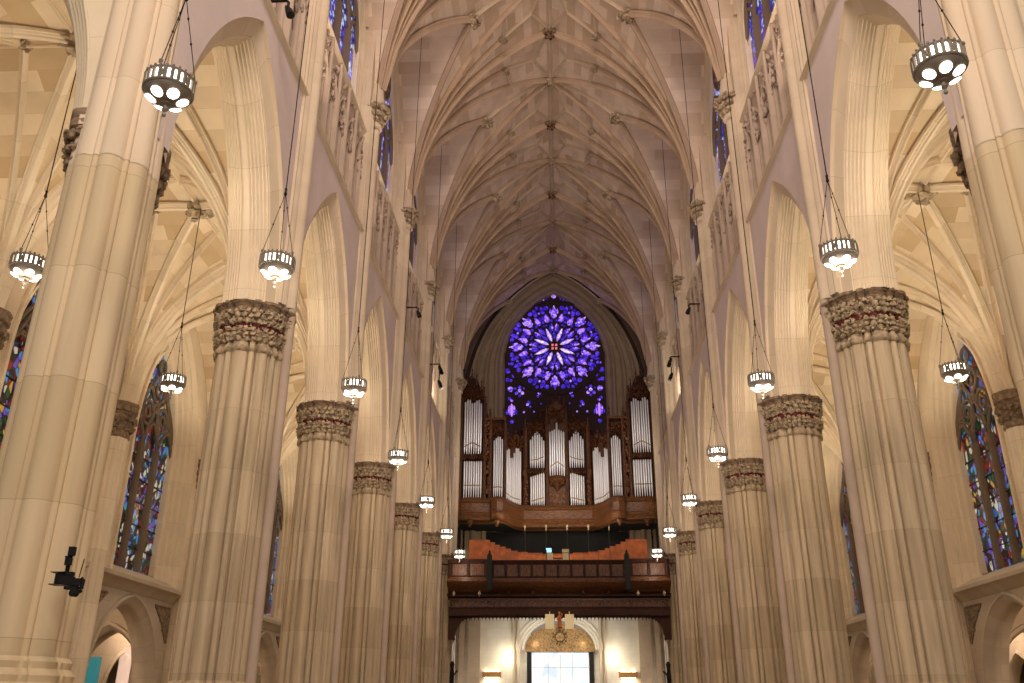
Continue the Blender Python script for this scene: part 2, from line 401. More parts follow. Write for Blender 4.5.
# ------------------------------------------------------------------ pillars
PROF = cluster(0.62, [(k*PI/2, 0.60, 0.17) for k in range(4)] + [(PI/4+k*PI/2, 0.64, 0.115) for k in range(4)]
               + [(PI/8*(2*k+1), 0.675, 0.07) for k in range(8)] + [(PI/16*(2*k+1), 0.675, 0.035) for k in range(16)], 240)
def make_pillar():
    t = thing('stone_pillar', 'pillar', 'pillar', (0, 0, 0), 0, 'clustered pillars of the nave arcades')
    mb = MB(); shaft_mesh(mb, PROF, [(2.05, 1.0, 0), (4, 1, 0), (6.5, 1, 0), (9.12, 1.0, 0)], v0=0.35); mb.build('shaft', 'pillar', t)
    mb = MB()
    shaft_mesh(mb, PROF, [(0, 1.42, .8), (0.9, 1.42, .8), (1.0, 1.34, .7), (1.85, 1.34, .6), (1.92, 1.24, .4), (2.0, 1.26, .4), (2.08, 1.12, .2), (2.15, 1.14, .1), (2.22, 1.0, 0)])
    mb.build('base', 'pillar', t)
    mb = MB()
    shaft_mesh(mb, PROF, [(9.08, 1.0, 0), (9.11, 1.08, 0), (9.18, 1.10, 0), (9.24, 1.03, 0), (9.32, 1.0, 0)])
    for z_, k_, c_, s_, sd in ((9.38, 1.03, 34, .062, 1), (9.49, 1.06, 36, .066, 8), (9.60, 1.10, 36, .062, 4), (9.80, 1.08, 38, .066, 5), (9.92, 1.13, 38, .07, 6), (10.03, 1.16, 38, .06, 7)):
        leaf_ring(mb, PROF, k_, z_, c_, s_, sd)
    cp = mb.build('capital', 'carve', t, ang=60)
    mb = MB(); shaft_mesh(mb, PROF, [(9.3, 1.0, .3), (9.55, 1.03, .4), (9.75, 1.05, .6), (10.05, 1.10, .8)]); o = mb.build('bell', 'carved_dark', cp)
    mb = MB(); shaft_mesh(mb, PROF, [(9.62, 1.04, .4), (9.64, 1.065, .4), (9.75, 1.065, .4), (9.77, 1.05, .5)]); mb.build('red_band', 'red', cp)  # dark red band set behind the leaves
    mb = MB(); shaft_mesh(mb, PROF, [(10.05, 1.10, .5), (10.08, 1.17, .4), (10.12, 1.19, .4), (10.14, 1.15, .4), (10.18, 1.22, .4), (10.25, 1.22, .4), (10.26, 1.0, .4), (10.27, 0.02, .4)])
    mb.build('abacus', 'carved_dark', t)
    mb = MB(); shaft_mesh(mb, PROF, [(10.2, 1.26, .5), (10.22, 1.30, .5), (10.275, 1.30, .5), (10.28, .02, .5)]); mb.build('impost', 'carved_dark', t)
    return t
p0 = make_pillar()
side_word = {-1: 'left', 1: 'right'}
first = True
for s in (-1, 1):
    for i, y in enumerate(CY):
        lab = 'clustered stone pillar with carved leaf capital, %s on the %s counting from the great crossing pier' % (ORD[i], side_word[s])
        if first: p0.location = (s*NX, y, 0); p0['label'] = lab; first = False
        else: dup(p0, (s*NX, y, 0), 0, lab)

# crossing piers
PPROF = cluster(0.47, [(PI/8+k*PI/4, 0.51, 0.215) for k in range(8)] + [(k*PI/4, 0.62, 0.05) for k in range(8)], 240)
for s in (-1, 1):
    t = thing('crossing_pier', 'huge clustered crossing pier of tall unbroken shafts at the %s edge' % side_word[s], 'pier', (s*6.98, PY, 0))
    mb = MB(); shaft_mesh(mb, PPROF, [(2.3, .92, 0), (8, .92, 0), (9.52, .92, 0)], v0=0.9)
    mb.build('shaft', 'pier_low', t)
    mb = MB(); shaft_mesh(mb, PPROF, [(9.5, .92, 0), (9.6, .92, 0), (10.6, .88, 0), (16, .86, 0), (24, .86, 0), (34, .86, 0)], v0=0.9)
    mb.build('upper_shaft', 'pier', t)
    mb = MB(); shaft_mesh(mb, PPROF, [(0, 1.5, .8), (1.2, 1.5, .8), (1.3, 1.32, .6), (1.95, 1.2, .5), (2.0, 1.08, .4), (2.08, 1.1, .4), (2.16, 1.0, .3), (2.24, 1.02, .2), (2.3, .94, 0)])
    mb.build('base', 'pier_low', t)
    # leaf capitals only on the arcade side and the aisle side
    for cx, cy, nm in ((-s*.05, 0.80, 'w'), (s*.46, -.05, 's')):
        sm = cluster(0.22, [(k*PI/3, 0.14, 0.10) for k in range(6)], 48)
        mb = MB(); leaf_ring(mb, sm, 1.05, 9.62, 12, 0.08, 3, (cx, cy)); leaf_ring(mb, sm, 1.2, 9.85, 13, 0.09, 7, (cx, cy)); leaf_ring(mb, sm, 1.4, 10.1, 14, 0.09, 5, (cx, cy))
        cp = mb.build('capital', 'carved_dark', t, ang=60)
        mb = MB(); shaft_mesh(mb, sm, [(9.35, 1.0, 0), (9.4, 1.15, 0), (9.48, 1.15, 0), (9.55, 1.0, 0), (10.2, 1.2, 0), (10.25, 1.55, .4), (10.35, 1.6, .4), (10.4, 1.5, .4), (10.45, 1.62, .4), (10.56, 1.62, .4), (10.6, 1, .4)], (cx, cy))
        mb.build('abacus', 'carved_dark', cp)
        mb = MB(); shaft_mesh(mb, sm, [(2.1, 1, 0), (9.4, 1, 0)], (cx, cy)); mb.build('respond', 'pillar', t)  # darker pillar stone stands in for this shaft's shade

# ------------------------------------------------------------------ nave side walls
NRad = Rof(NA, NR)
def P(x): return NS + math.sqrt(max(0, NRad**2 - (abs(x)+NRad-NA)**2))
def xg(yr): return 6.3 - 3.03*min(yr, 3.5)/3.5
YC_ALL = [PY] + CY + [60.5]
def yrel(y): return min(abs(y-c) for c in YC_ALL)
def nave_z(x, y):
    yr = yrel(y); g = xg(yr)
    return P(x) if abs(x) <= g else P(g)
AP = [(0, 6.38), (0.0, 6.47), (0.34, 6.58)]
ROLLS = []
def roll_line(d0, x0, d1, x1, n, bul):
    out = []
    for i in range(n):
        a = (d0+(d1-d0)*i/n, x0+(x1-x0)*i/n); b = (d0+(d1-d0)*(i+.72)/n, x0+(x1-x0)*(i+.72)/n); c = (d0+(d1-d0)*(i+1)/n, x0+(x1-x0)*(i+1)/n)
        L = math.hypot(b[0]-a[0], b[1]-a[1]); nd, nx = (b[1]-a[1])/L, -(b[0]-a[0])/L
        for k in range(6):
            t = k/5; h = math.sin(PI*t)*bul
            out.append((a[0]+(b[0]-a[0])*t - nd*h*-1*-1*-1, a[1]+(b[1]-a[1])*t + nx*h))
        out.append((b[0]+nd*bul*.9, b[1]-nx*bul*.6)); out.append((c[0]+nd*bul*.9, c[1]-nx*bul*.6))
    out.append((d1, x1)); return out
ARCHM = [(0.34, 6.58), (0.34, 6.61)] + roll_line(0.34, 6.61, 0.54, 6.98, 5, .03) + [(0.54, 7.075)]
ARCHM = ARCHM + [(d, 14.15-x) for d, x in ARCHM[::-1]][1:] + [(0, 7.55), (0, 7.65)]
SHP = cluster(0.10, [(PI, 0.14, 0.135)], 40)
for s in (-1, 1):
    sw = side_word[s]
    root = struct(empty('wall_%s' % sw, (s*6.5, 11.5, 0)))
    def kid(mb, name, mat, par=root, **k):
        o = mb.build(name, mat, None, **k); o.parent = par; o.matrix_parent_inverse = Matrix.Translation((-s*6.5, -11.5, 0)) if par is root else Matrix()
        return o
    # spandrels
    mb = MB()
    for y in BAYS:
        arch_wall(mb, 6.38, y-3.5, y+3.5, y, 3.06, 5.65, ZC, ZC, ZL, s)
        arch_wall(mb, 7.65, y-3.5, y+3.5, y, 3.06, 5.65, ZC, ZC, ZL, s)
    mb.quad((s*6.4, 53.5, 0), (s*6.4, 58, 0), (s*6.4, 58, ZL), (s*6.4, 53.5, ZL))
    kid(mb, 'spandrel_wall', 'wall')
    for y in BAYS:
        mb = MB(); moulded_arch(mb, y, 3.06, 5.65, ZC, ZC, ARCHM, s, 16); kid(mb, 'arcade_arch', 'arch')
        mb = MB(); moulded_arch(mb, y, 3.06, 5.65, ZC, ZC, AP, s, 16); kid(mb, 'arch_chamfer', 'arch')
    # string course, under and over the triforium
    def course(z, x, h, nm):
        mb = MB(); pr = [(0, -h*1.0), (-.03, -h*.9), (-.06, -h*.5), (-.12, -h*.35), (-.15, -h*.1), (-.15, h*.25), (-.10, h*.38), (-.07, h*.62), (0, h*.8)]
        ys = [PY, 57.3]
        rows = [[(s*(x+a), y, z+b) for a, b in pr] for y in ys]
        mb.grid(rows, [[(y, j*.1) for j in range(len(pr))] for y in ys]); kid(mb, nm, 'arch')
    course(ZL, 6.42, 0.11, 'string_course'); course(ZS-0.2, 6.56, 0.11, 'sill_course')
    # triforium: screen of traceried openings before a dark passage
    mb = MB(); mb.quad((s*7.2, PY, ZL), (s*7.2, 57.3, ZL), (s*7.2, 57.3, ZS), (s*7.2, PY, ZS))
    mb.quad((s*6.3, PY, ZL+.02), (s*6.3, 57.3, ZL+.02), (s*7.2, 57.3, ZL+.02), (s*7.2, PY, ZL+.02))
    mb.quad((s*6.5, PY, ZS-.12), (s*6.5, 57.3, ZS-.12), (s*7.3, 57.3, ZS-.12), (s*7.3, PY, ZS-.12))
    kid(mb, 'passage_wall', 'wall')
    proto = None
    for y in BAYS:
        mb = MB(); nO = 5; wO = 5.6/nO
        for k in range(nO):
            yc = y-2.8+wO*(k+.5)
            arch_wall(mb, 6.54, yc-wO/2, yc+wO/2, yc, 0.42, 0.75, 18.35, ZL+.1, ZS-.15, s, 5)
            moulded_arch(mb, yc, 0.42, 0.75, 18.35, ZL+.1, [(0, 6.54), (.05, 6.56), (.06, 6.62), (.10, 6.64), (.11, 6.74)], s, 5)
            moulded_arch(mb, yc, 0.50, 0.95, 18.4, ZL+.1, [(0, 6.55), (-.01, 6.48), (.04, 6.44), (.07, 6.50), (.07, 6.55)], s, 5)
            if k: mb.tube([(s*6.46, yc-wO/2, ZL+.1), (s*6.46, yc-wO/2, ZS-.3)], .06, 8)
            # cusped heads and inner tracery
            for q in (-1, 1): mb.blob((s*6.62, yc+q*.2, 18.7), (.06, .14, .16), k, .2)
            mb.tube([(s*6.66, yc, ZL+.1), (s*6.66, yc, 18.25)], .04, 6)
            for q in (-1, 1): mb.tube([(s*6.66, yc+q*.40, 17.85), (s*6.66, yc+q*.22, 18.3), (s*6.66, yc, 18.5)], .035, 6)
        mb.quad((s*6.54, y-3.5, ZL), (s*6.54, y-2.8, ZL), (s*6.54, y-2.8, ZS-.15), (s*6.54, y-3.5, ZS-.15))
        mb.quad((s*6.54, y+2.8, ZL), (s*6.54, y+3.5, ZL), (s*6.54, y+3.5, ZS-.15), (s*6.54, y+2.8, ZS-.15))
        tr = kid(mb, 'triforium_screen', 'shaft')
        mb = MB(); random.seed(int(y))
        for k in range(nO+1):
            yc = y-2.8+wO*k
            for q in range(34):
                zz_ = 18.3+random.uniform(0, 1.8); wz = .25+.35*min(1, (zz_-18.3)/.9)
                mb.blob((s*6.52, yc+random.uniform(-1, 1)*wz*(1 if 0 < k < nO else .6), zz_), (.06, random.uniform(.05, .11), random.uniform(.07, .13)), q+k, .5)
        o = mb.build('carved_foliage', 'shaft', None, ang=60); o.parent = tr; 
    # clerestory walls with their pointed openings
    mb = MB()
    for y in BAYS + [57.0]:
        y1 = min(y+3.5, 57.3)
        if y < 57: arch_wall(mb, 6.74, y-3.5, y1, y, 2.84, 5.9, 22.6, ZS-.1, lambda yy: P(xg(yrel(yy)))+.05, s, 12)
    mb.quad((s*6.9, 53.5, ZS-.1), (s*6.9, 57.4, ZS-.1), (s*6.9, 57.4, 29), (s*6.9, 53.5, 29))
    kid(mb, 'clerestory_wall', 'wall')
    for y in BAYS:
        mb = MB(); moulded_arch(mb, y, 2.84, 5.9, 22.6, ZS-.1, [(0, 6.74), (0, 6.68), (.05, 6.65), (.09, 6.68), (.10, 6.76), (.15, 6.78), (.18, 6.76), (.2, 6.84), (.26, 6.86), (.28, 6.94), (.33, 7.06)], s, 12)
        kid(mb, 'window_arch', 'rib')
    # responds carrying the vault, with leaf capitals
    for i, y in enumerate(CY):
        mb = MB()
        pr = [(6.44, -.46), (6.37, -.46), (6.32, -.43), (6.32, -.38), (6.28, -.34), (6.24, -.28), (6.27, -.22), (6.32, -.20), (6.27, -.16), (6.18, -.14), (6.11, -.09), (6.08, 0)]
        pr = pr + [(a, -b) for a, b in pr[::-1]][1:]
        zz = [10.4, 14, 17, 21.0, 21.6]
        mb.grid([[(s*a, y+b, z) for a, b in pr] for z in zz], [[(j*.05, z+i) for j in range(len(pr))] for z in zz])
        pr2 = [(6.76, -.60), (6.6, -.58), (6.55, -.52), (6.38, -.50)]; pr2 = pr2 + [(a, -b) for a, b in pr2[::-1]]
        mb.grid([[(s*a, y+b, z) for a, b in pr2] for z in (ZL, 29.5)], [[(j*.05, z+i) for j in range(len(pr2))] for z in (ZL, 29.5)])
        rs = kid(mb, 'vault_respond', 'rib')
        mb = MB(); mb.tube([(s*6.19, y, 0), (s*6.19, y, 10.6)], .11, 16); o = mb.build('lower_shaft', 'shaft', None); o.parent = rs
        mb = MB(); sm = cluster(0.2, [], 32)
        leaf_ring(mb, sm, 1.25, 20.95, 12, .09, 2, (s*6.26, y)); leaf_ring(mb, sm, 1.75, 21.2, 15, .10, 5, (s*6.26, y)); leaf_ring(mb, sm, 2.1, 21.45, 18, .12, 9, (s*6.26, y))
        o = mb.build('capital', 'carve', None, ang=60); o.parent = rs
        mb = MB(); mb.lathe([(.2, 20.65), (.27, 20.7), (.27, 20.78), (.24, 20.86), (.36, 21.45), (.38, 21.6), (.36, 21.7), (.3, 21.8), (.2, 22.6)], (s*6.27, y, 0), 20)
        o = mb.build('abacus', 'rib', None); o.parent = rs

# the wall between crossing and aisle, with its own arch
for s in (-1, 1):
    root = struct(empty('wall_transept_%s' % side_word[s], (s*10.4, PY, 0)))
    mb = MB()
    # built in the x-z plane: swap roles
    tmp = MB(); arch_wall(tmp, PY-.4, 7.3, 13.8, 10.6, 3.15, 6.3, ZC, ZC, 18.5, 1, 14)
    moulded_arch(tmp, 10.6, 3.15, 6.3, ZC, ZC, roll_line(0, PY-.4, .42, PY+.0, 5, .035) + [(d, x-6.35+PY-.3) for d, x in ARCHM[8:]], 1, 14)
    tmp.v = [(s*v[1], v[0], v[2]) for v in tmp.v]
    o = tmp.build('arch', 'arch', None); o.parent = root; o.matrix_parent_inverse = Matrix.Translation((-s*10.4, -PY, 0))

# ------------------------------------------------------------------ nave vault
def boss(mb, c, r, seed):
    mb.blob((c[0], c[1], c[2]), (r*.8, r*.8, r*.6), seed, .3, 1)
    for k in range(9):
        a = 2*PI*k/9; mb.blob((c[0]+r*.85*math.cos(a), c[1]+r*.85*math.sin(a), c[2]+.03), (r*.36, r*.36, r*.34), seed+k, .5)
    for k in range(4): mb.blob((c[0]+random.uniform(-.5, .5)*r, c[1]+random.uniform(-.5, .5)*r, c[2]-r*.5), (r*.28,)*3, seed+k, .5)
web_root = []
for i, y in enumerate([11.5] + [b for b in CY]):
    # one half bay either side of a pillar line makes one unit
    lo, hi = (y, y+3.5) if i == 0 else (y-3.5, y+3.5)
    hi = min(hi, YW)
    root = struct(empty('ceiling', (0, y, NS)))
    def K(mb, name, mat, **k):
        o = mb.build(name, mat, None, **k); o.parent = root; o.matrix_parent_inverse = Matrix.Translation((0, -y, -NS)); return o
    bar, lun = MB(), MB()
    for dy in ((1,) if i == 0 else (-1, 1)):
        for s in (-1, 1):
            # barrel web, from springing to ridge
            mb = bar
            rows = []; UV = []; v = 0; pz = None; n = 22
            for k in range(n+1):
                x = 6.3*(1-k/n)
                ye = 3.5 if x < 3.27 else 3.5*(6.3-x)/3.03
                z = P(x)
                if pz is not None: v += math.hypot(6.3/n, z-pz)
                pz = z
                rows.append([(s*x, y+dy*ye*j/6, z) for j in range(7)]); UV.append([(y*1.37+dy*ye*j/6+.4, v+.2*s) for j in range(7)])
            mb.grid(rows, UV)
            rows = []; UV = []; v = 0; pz = None; mb = lun
            for k in range(n+1):
                yr = 3.5*k/n; x0 = xg(yr); z = P(x0)
                if pz is not None: v += math.hypot(3.5/n, z-pz)
                pz = z
                rows.append([(s*(x0+(7.0-x0)*j/4), y+dy*yr, z) for j in range(5)]); UV.append([((x0+(7.0-x0)*j/4)*1.0, v+.1) for j in range(5)])
            mb.grid(rows, UV)
    K(bar, 'vault_web', 'web'); K(lun, 'lunette_web', 'web2')
    for s in (-1, 1):
        sp = (s*6.25, y)
        lines = [((0, y), .15, .30)]
        for dy in ((1,) if i == 0 else (-1, 1)):
            e = y+dy*3.5
            lines += [((0, e), .10, .24), ((s*3.27, e), .12, .26), ((s*2.13, y+dy*1.05), .09, .22)]
        for tgt, hw, dp in lines:
            pts, sd = plan_rib(nave_z if abs(tgt[0]) < 3.2 else (lambda a, b: P(a)), sp, tgt, 18)
            mb = MB(); rib(mb, pts, hw, dp, sd); K(mb, 'rib', 'vrib')
        for dy in ((1,) if i == 0 else (-1, 1)):
            B = lambda a, b: P(a)
            e = y+dy*3.5
            lp = [((0, e), (s*3.27, e), .09)] if dy == 1 else []
            segs = lp + [((s*2.13, y+dy*1.05), (s*.82, y+dy*1.55), .08), ((s*.82, y+dy*1.55), (0, y), .08), ((s*.82, y+dy*1.55), (0, e), .07),
                    ((s*2.13, y+dy*1.05), (s*1.95, y+dy*2.42), .07)]
            mb = MB()
            for a, b, hw in segs:
                pts, sd = plan_rib(B, a, b, 8); rib(mb, pts, hw, hw*1.7, sd)
            K(mb, 'lierne_rib', 'rib')
            mb = MB(); pts = [(s*x, e, P(3.27)) for x in (3.27, 5, 7.0)]; (rib(mb, pts, .10, .18, (0, 1, 0)) if dy == 1 else None)
            # wall rib framing the lunette
            pts = [(s*6.72, y+dy*(.62+2.88*k/12), P(xg(.62+2.88*k/12))) for k in range(13)]
            rib(mb, pts, .10, .16, (1, 0, 0)); K(mb, 'wall_rib', 'rib')
            mb = MB(); boss(mb, (s*2.13, y+dy*1.05, P(2.13)-.22), .21, i); K(mb, 'boss', 'carve', ang=60)
            if dy == 1: mb = MB(); boss(mb, (s*3.27, e, P(3.27)-.24), .36, i+20); K(mb, 'boss', 'carve', ang=60)
    mb = MB(); pts = [(0, yy, P(0)) for yy in (lo, (lo+hi)/2, hi)]; rib(mb, pts, .14, .26, (1, 0, 0)); K(mb, 'ridge_rib', 'rib')
    if i: mb = MB(); boss(mb, (0, y, P(0)-.28), .30, i+40); K(mb, 'boss', 'carved_dark', ang=60); mb = MB(); [mb.blob((.2*math.cos(a), y+.2*math.sin(a), P(0)-.42), (.07,)*3, k) for k, a in enumerate([0, 1.3, 2.5, 3.8, 5])]; K(mb, 'painted_bud', 'red')
    mb = MB(); boss(mb, (0, min(y+3.5, 56.7), P(0)-.28), .28, i+60); K(mb, 'boss', 'carve', ang=60)

# ------------------------------------------------------------------ aisle vaults and outer walls
AX, AHX, AHY, AZ, AR = 10.50, 3.12, 3.5, 10.3, 5.27
def g(u):
    u = min(1, abs(u)); R = Rof(1, 1.6); return math.sqrt(max(0, R*R-(u+R-1)**2))/1.6
def aisle_z(x, y, yc):
    return AZ + AR*max(g((abs(x)-AX)/AHX), g((y-yc)/AHY))
for s in (-1, 1):
    for bi, y in enumerate(BAYS):
        root = struct(empty('ceiling_aisle', (s*AX, y, AZ)))
        def K(mb, name, mat, **k):
            o = mb.build(name, mat, None, **k); o.parent = root; o.matrix_parent_inverse = Matrix.Translation((-s*AX, -y, -AZ)); return o
        mb = MB(); n = 14
        for a in (-1, 1):
            rows = []; UV = []; v = 0; rows2 = []; UV2 = []; v2 = 0; pz = None
            for k in range(n+1):
                t = 1-k/n; z = AZ+AR*g(t)
                if pz is not None: v += math.hypot(AHX/n, z-pz); v2 += math.hypot(AHY/n, z-pz)
                pz = z
                # height constant along y: near the apex the web spans |y| from t*AHY outwards
                for b in (-1, 1):
                    pass
                rows.append([(s*(AX+a*t*AHX), y+b*(t+(1-t)*j/4)*AHY, z) for b, J in ((-1, (4, 3, 2, 1, 0)),) for j in J]); UV.append([((t+(1-t)*j/4)*AHY*-1+3*a, v) for j in (4, 3, 2, 1, 0)])
                rows2.append([(s*(AX+b*(t+(1-t)*j/4)*AHX), y+a*t*AHY, z) for b in (-1,) for j in (4, 3, 2, 1, 0)]); UV2.append([((t+(1-t)*j/4)*AHX*-1+1.3, v2) for j in (4, 3, 2, 1, 0)])
            mb.grid(rows, UV); mb.grid([[(p[0], 2*y-p[1], p[2]) for p in r] for r in rows], UV)
            mb.grid(rows2, UV2); mb.grid([[(2*s*AX-p[0], p[1], p[2]) for p in r] for r in rows2], UV2)
        K(mb, 'vault_web', 'awebs')
        zf = lambda a, b: aisle_z(a, b, y)
        for a in (-1, 1):
            for b in (-1, 1):
                c = (s*(AX+a*AHX), y+b*AHY)
                for tgt, hw in (((s*AX, y), .13), ((s*(AX+a*AHX*.42), y), .09), ((s*AX, y+b*AHY*.42), .09)):
                    pts, sd = plan_rib(zf, c, tgt, 14); mb = MB(); rib(mb, pts, hw, .2, sd); K(mb, 'rib', 'arch')
        mb = MB()
        rib(mb, [(s*x, y, AZ+AR) for x in (AX-AHX, AX, AX+AHX)], .10, .2, (0, 1, 0)); rib(mb, [(s*AX, yy, AZ+AR) for yy in (y-AHY, y, y+AHY)], .10, .2, (1, 0, 0)); K(mb, 'ridge_rib', 'arch')
        mb = MB(); pts = [(s*(AX+AHX*(-1+2*k/24)), y+AHY, AZ+AR*g(-1+2*k/24)) for k in range(25)]
        rib(mb, pts, .30, .34, (0, 1, 0)); K(mb, 'transverse_rib', 'arch')
        mb = MB(); boss(mb, (s*AX, y, AZ+AR-.22), .38, bi*3); K(mb, 'boss', 'carve', ang=60)
        mb = MB(); boss(mb, (s*(AX+.42*AHX), y, AZ+AR-.15), .16, bi); boss(mb, (s*(AX-.42*AHX), y, AZ+AR-.15), .16, bi); K(mb, 'small_boss', 'carve', ang=60)
    # outer wall
    root = struct(empty('wall_%s_aisle' % side_word[s], (s*14, 11.5, 0)))
    def K2(mb, name, mat, par=None, **k):
        o = mb.build(name, mat, None, **k)
        if par: o.parent = par
        else: o.parent = root; o.matrix_parent_inverse = Matrix.Translation((-s*14, -11.5, 0))
        return o
    mb = MB(); lower = MB()
    for y in BAYS:
        arch_wall(mb, 13.64, y-3.5, y+3.5, y, 2.45, 5.0, 9.9, 5.62, lambda yy: AZ+AR*g((yy-y)/AHY)+.05, s, 14, off=y)
        arch_wall(lower, 13.92, y-3.5, y+3.5, y, 2.25, 2.6, 2.45, 0, 5.5, s, 12, off=y)
    mb.quad((s*13.64, 53.5, 5.5), (s*13.64, 58, 5.5), (s*13.64, 58, 16), (s*13.64, 53.5, 16))
    mb.quad((s*13.64, 53.5, 0), (s*13.64, 58, 0), (s*13.64, 58, 5.5), (s*13.64, 53.5, 5.5))
    K2(mb, 'upper_wall', 'arch'); K2(lower, 'lower_wall', 'awall')
    for y in BAYS:
        mb = MB(); moulded_arch(mb, y, 2.45, 5.0, 9.9, 5.62, [(-.06, 13.64), (-.04, 13.56), (.04, 13.54), (.08, 13.62), (.12, 13.70), (.20, 13.70), (.22, 13.80), (.26, 13.84), (.34, 13.82), (.38, 13.94), (.46, 13.98), (.5, 14.10), (.62, 14.16), (.66, 14.35)], s, 16)
        K2(mb, 'window_arch', 'arch')
        mb = MB(); moulded_arch(mb, y, 2.25, 2.6, 2.45, 0, [(-.16, 13.92), (-.15, 13.84), (-.06, 13.82), (-.02, 13.90), (.06, 13.94), (.10, 14.0), (.14, 14.02), (.18, 14.12), (.22, 14.3), (.24, 14.5)], s, 12)
        K2(mb, 'chapel_arch', 'awall')
        # flat spandrel triangles, coloured dark for the shade of a recess
        mb = MB()
        for q in (-1, 1):
            tri = [(s*13.90, y+q*2.98, 5.02), (s*13.90, y+q*1.75, 5.02), (s*13.90, y+q*2.45, 4.5), (s*13.90, y+q*2.98, 3.85)]
            cl = [Vector(p) for p in tri]; cc = sum(cl, Vector())/4
            for k in range(4): mb.tube([cl[k], cl[(k+1) % 4]], .04, 6)
            mb.poly(tri)
            mb.blob((s*13.90, y+q*2.5, 4.65), (.06, .16, .16), 3, .5)
            mb.blob((s*13.90, y+q*2.62, 4.3), (.05, .1, .12), 5, .5)
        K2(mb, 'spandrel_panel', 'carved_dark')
    mb = MB(); pr = [(13.92, 5.20), (13.82, 5.25), (13.72, 5.40), (13.50, 5.48), (13.48, 5.60), (13.60, 5.66), (13.85, 5.82), (14.40, 6.02)]
    mb.grid([[(s*a, yy, b) for a, b in pr] for yy in (PY, 57.3)], [[(yy, j*.2) for j in range(len(pr))] for yy in (PY, 57.3)]); K2(mb, 'string_course', 'awall')
    # side chapels behind the lower arches
    mb = MB()
    for y in BAYS:
        arch_wall(mb, 17.30, y-3.2, y+3.2, y, 1.3, 1.8, 2.0, 0, 5.6, s, 8)
        for q in (-1, 1):
            tp = MB(); arch_wall(tp, y+q*3.2, 14.4, 19.3, 16.1, 1.45, 2.0, 2.5, 0, 5.6, 1, 10); moulded_arch(tp, 16.1, 1.45, 2.0, 2.5, 0, [(-.12, y+q*3.2-.02), (-.1, y+q*3.2-.1), (0, y+q*3.2-.1), (.04, y+q*3.2), (.12, y+q*3.2+.1), (.14, y+q*3.2+.35)], 1, 10)
            tp.v = [(s*v[1], v[0], v[2]) for v in tp.v]; K2(tp, 'passage_arch', 'awall')
            mb.quad((s*14.5, y+q*1.9, 0), (s*14.5, y+q*3.2, 0), (s*14.5, y+q*3.2, 5.6), (s*14.5, y+q*1.9, 5.6))
        mb.quad((s*14.00, y-3.3, 5.55), (s*19.30, y-3.3, 5.55), (s*19.30, y+3.3, 5.55), (s*14.00, y+3.3, 5.55))
        mb.quad((s*19.30, y-3.2, 0), (s*19.30, y+3.2, 0), (s*19.30, y+3.2, 5.6), (s*19.30, y-3.2, 5.6))
        mb2 = None
        moulded_arch(mb, y, 1.3, 1.8, 2.0, 0, [(-.1, 17.28), (0, 17.20), (.1, 17.30), (.15, 17.60)], s, 8)
    K2(mb, 'chapel_wall', 'awall')
    for y in BAYS: light('POINT', 'chapel_lamp', (s*16.10, y, 4.6), 110, (1, .78, .6), .2)
    # wall responds between windows
    RP = cluster(0.30, [(k*PI/4, 0.30, 0.115) for k in range(8)] + [(PI/8+k*PI/4, .355, .045) for k in range(8)], 96)
    for i, y in enumerate([PY]+CY):
        mb = MB(); shaft_mesh(mb, RP, [(0, 1.2, .3), (2, 1.2, .3), (2.1, 1, 0), (9.5, 1, 0)], (s*13.66, y)); rs = K2(mb, 'wall_respond', 'arch')
        mb = MB(); leaf_ring(mb, RP, 1.05, 9.75, 16, .11, 2, (s*13.66, y)); leaf_ring(mb, RP, 1.15, 10.02, 16, .12, 6, (s*13.66, y)); o = K2(mb, 'capital', 'carved_dark', rs, ang=60)
        mb = MB(); shaft_mesh(mb, RP, [(9.4, 1, 0), (9.45, 1.12, .1), (9.52, 1.1, .1), (9.6, 1, .2), (10.2, 1.2, .4), (10.24, 1.4, .5), (10.34, 1.42, .5), (10.38, 1.36, .5), (10.5, 1.45, .5), (10.52, 1, .5)], (s*13.66, y)); K2(mb, 'abacus', 'carved_dark', rs)

# chapel details seen through the nearest visible arch on the left
o = MB(); o.box((-16.9, 32.85, 1.72), (.6, .08, 3.44)); o.box((-16.57, 32.82, 1.72), (.07, .14, 3.44)); tag(o.build('display_board', 'teal'), 'teal upright display board inside the left side chapel arch', 'board')
o = MB(); o.box((-16.9, 36.05, 2.0), (1.0, .06, 4.0)); 
for k in range(9): o.blob((-16.9+.3*math.sin(k*2.1), 36.0, .8+k*.35), (.14, .05, .16), k, .5)
tag(o.build('shrine_panel', 'shrine'), 'pale glowing shrine panel deep inside the left side chapel', 'shrine')
for x, yy, z, lb in ((-16.5, 34.2, 4.62, 'tiny white ceiling lamp in the nearest left side chapel'), (-16.5, 49.5, 4.5, 'tiny white ceiling lamp in a far left side chapel'), (16.4, 34.0, 4.45, 'white ceiling lamp in the right side chapel at the picture edge')):
    o = MB(); o.lathe([(0, -.07), (.06, -.05), (.07, 0), (.03, .05), (.03, 1.0)], (x, yy, z), 10); tag(o.build('ceiling_lamp', 'bulb'), lb, 'lamp')

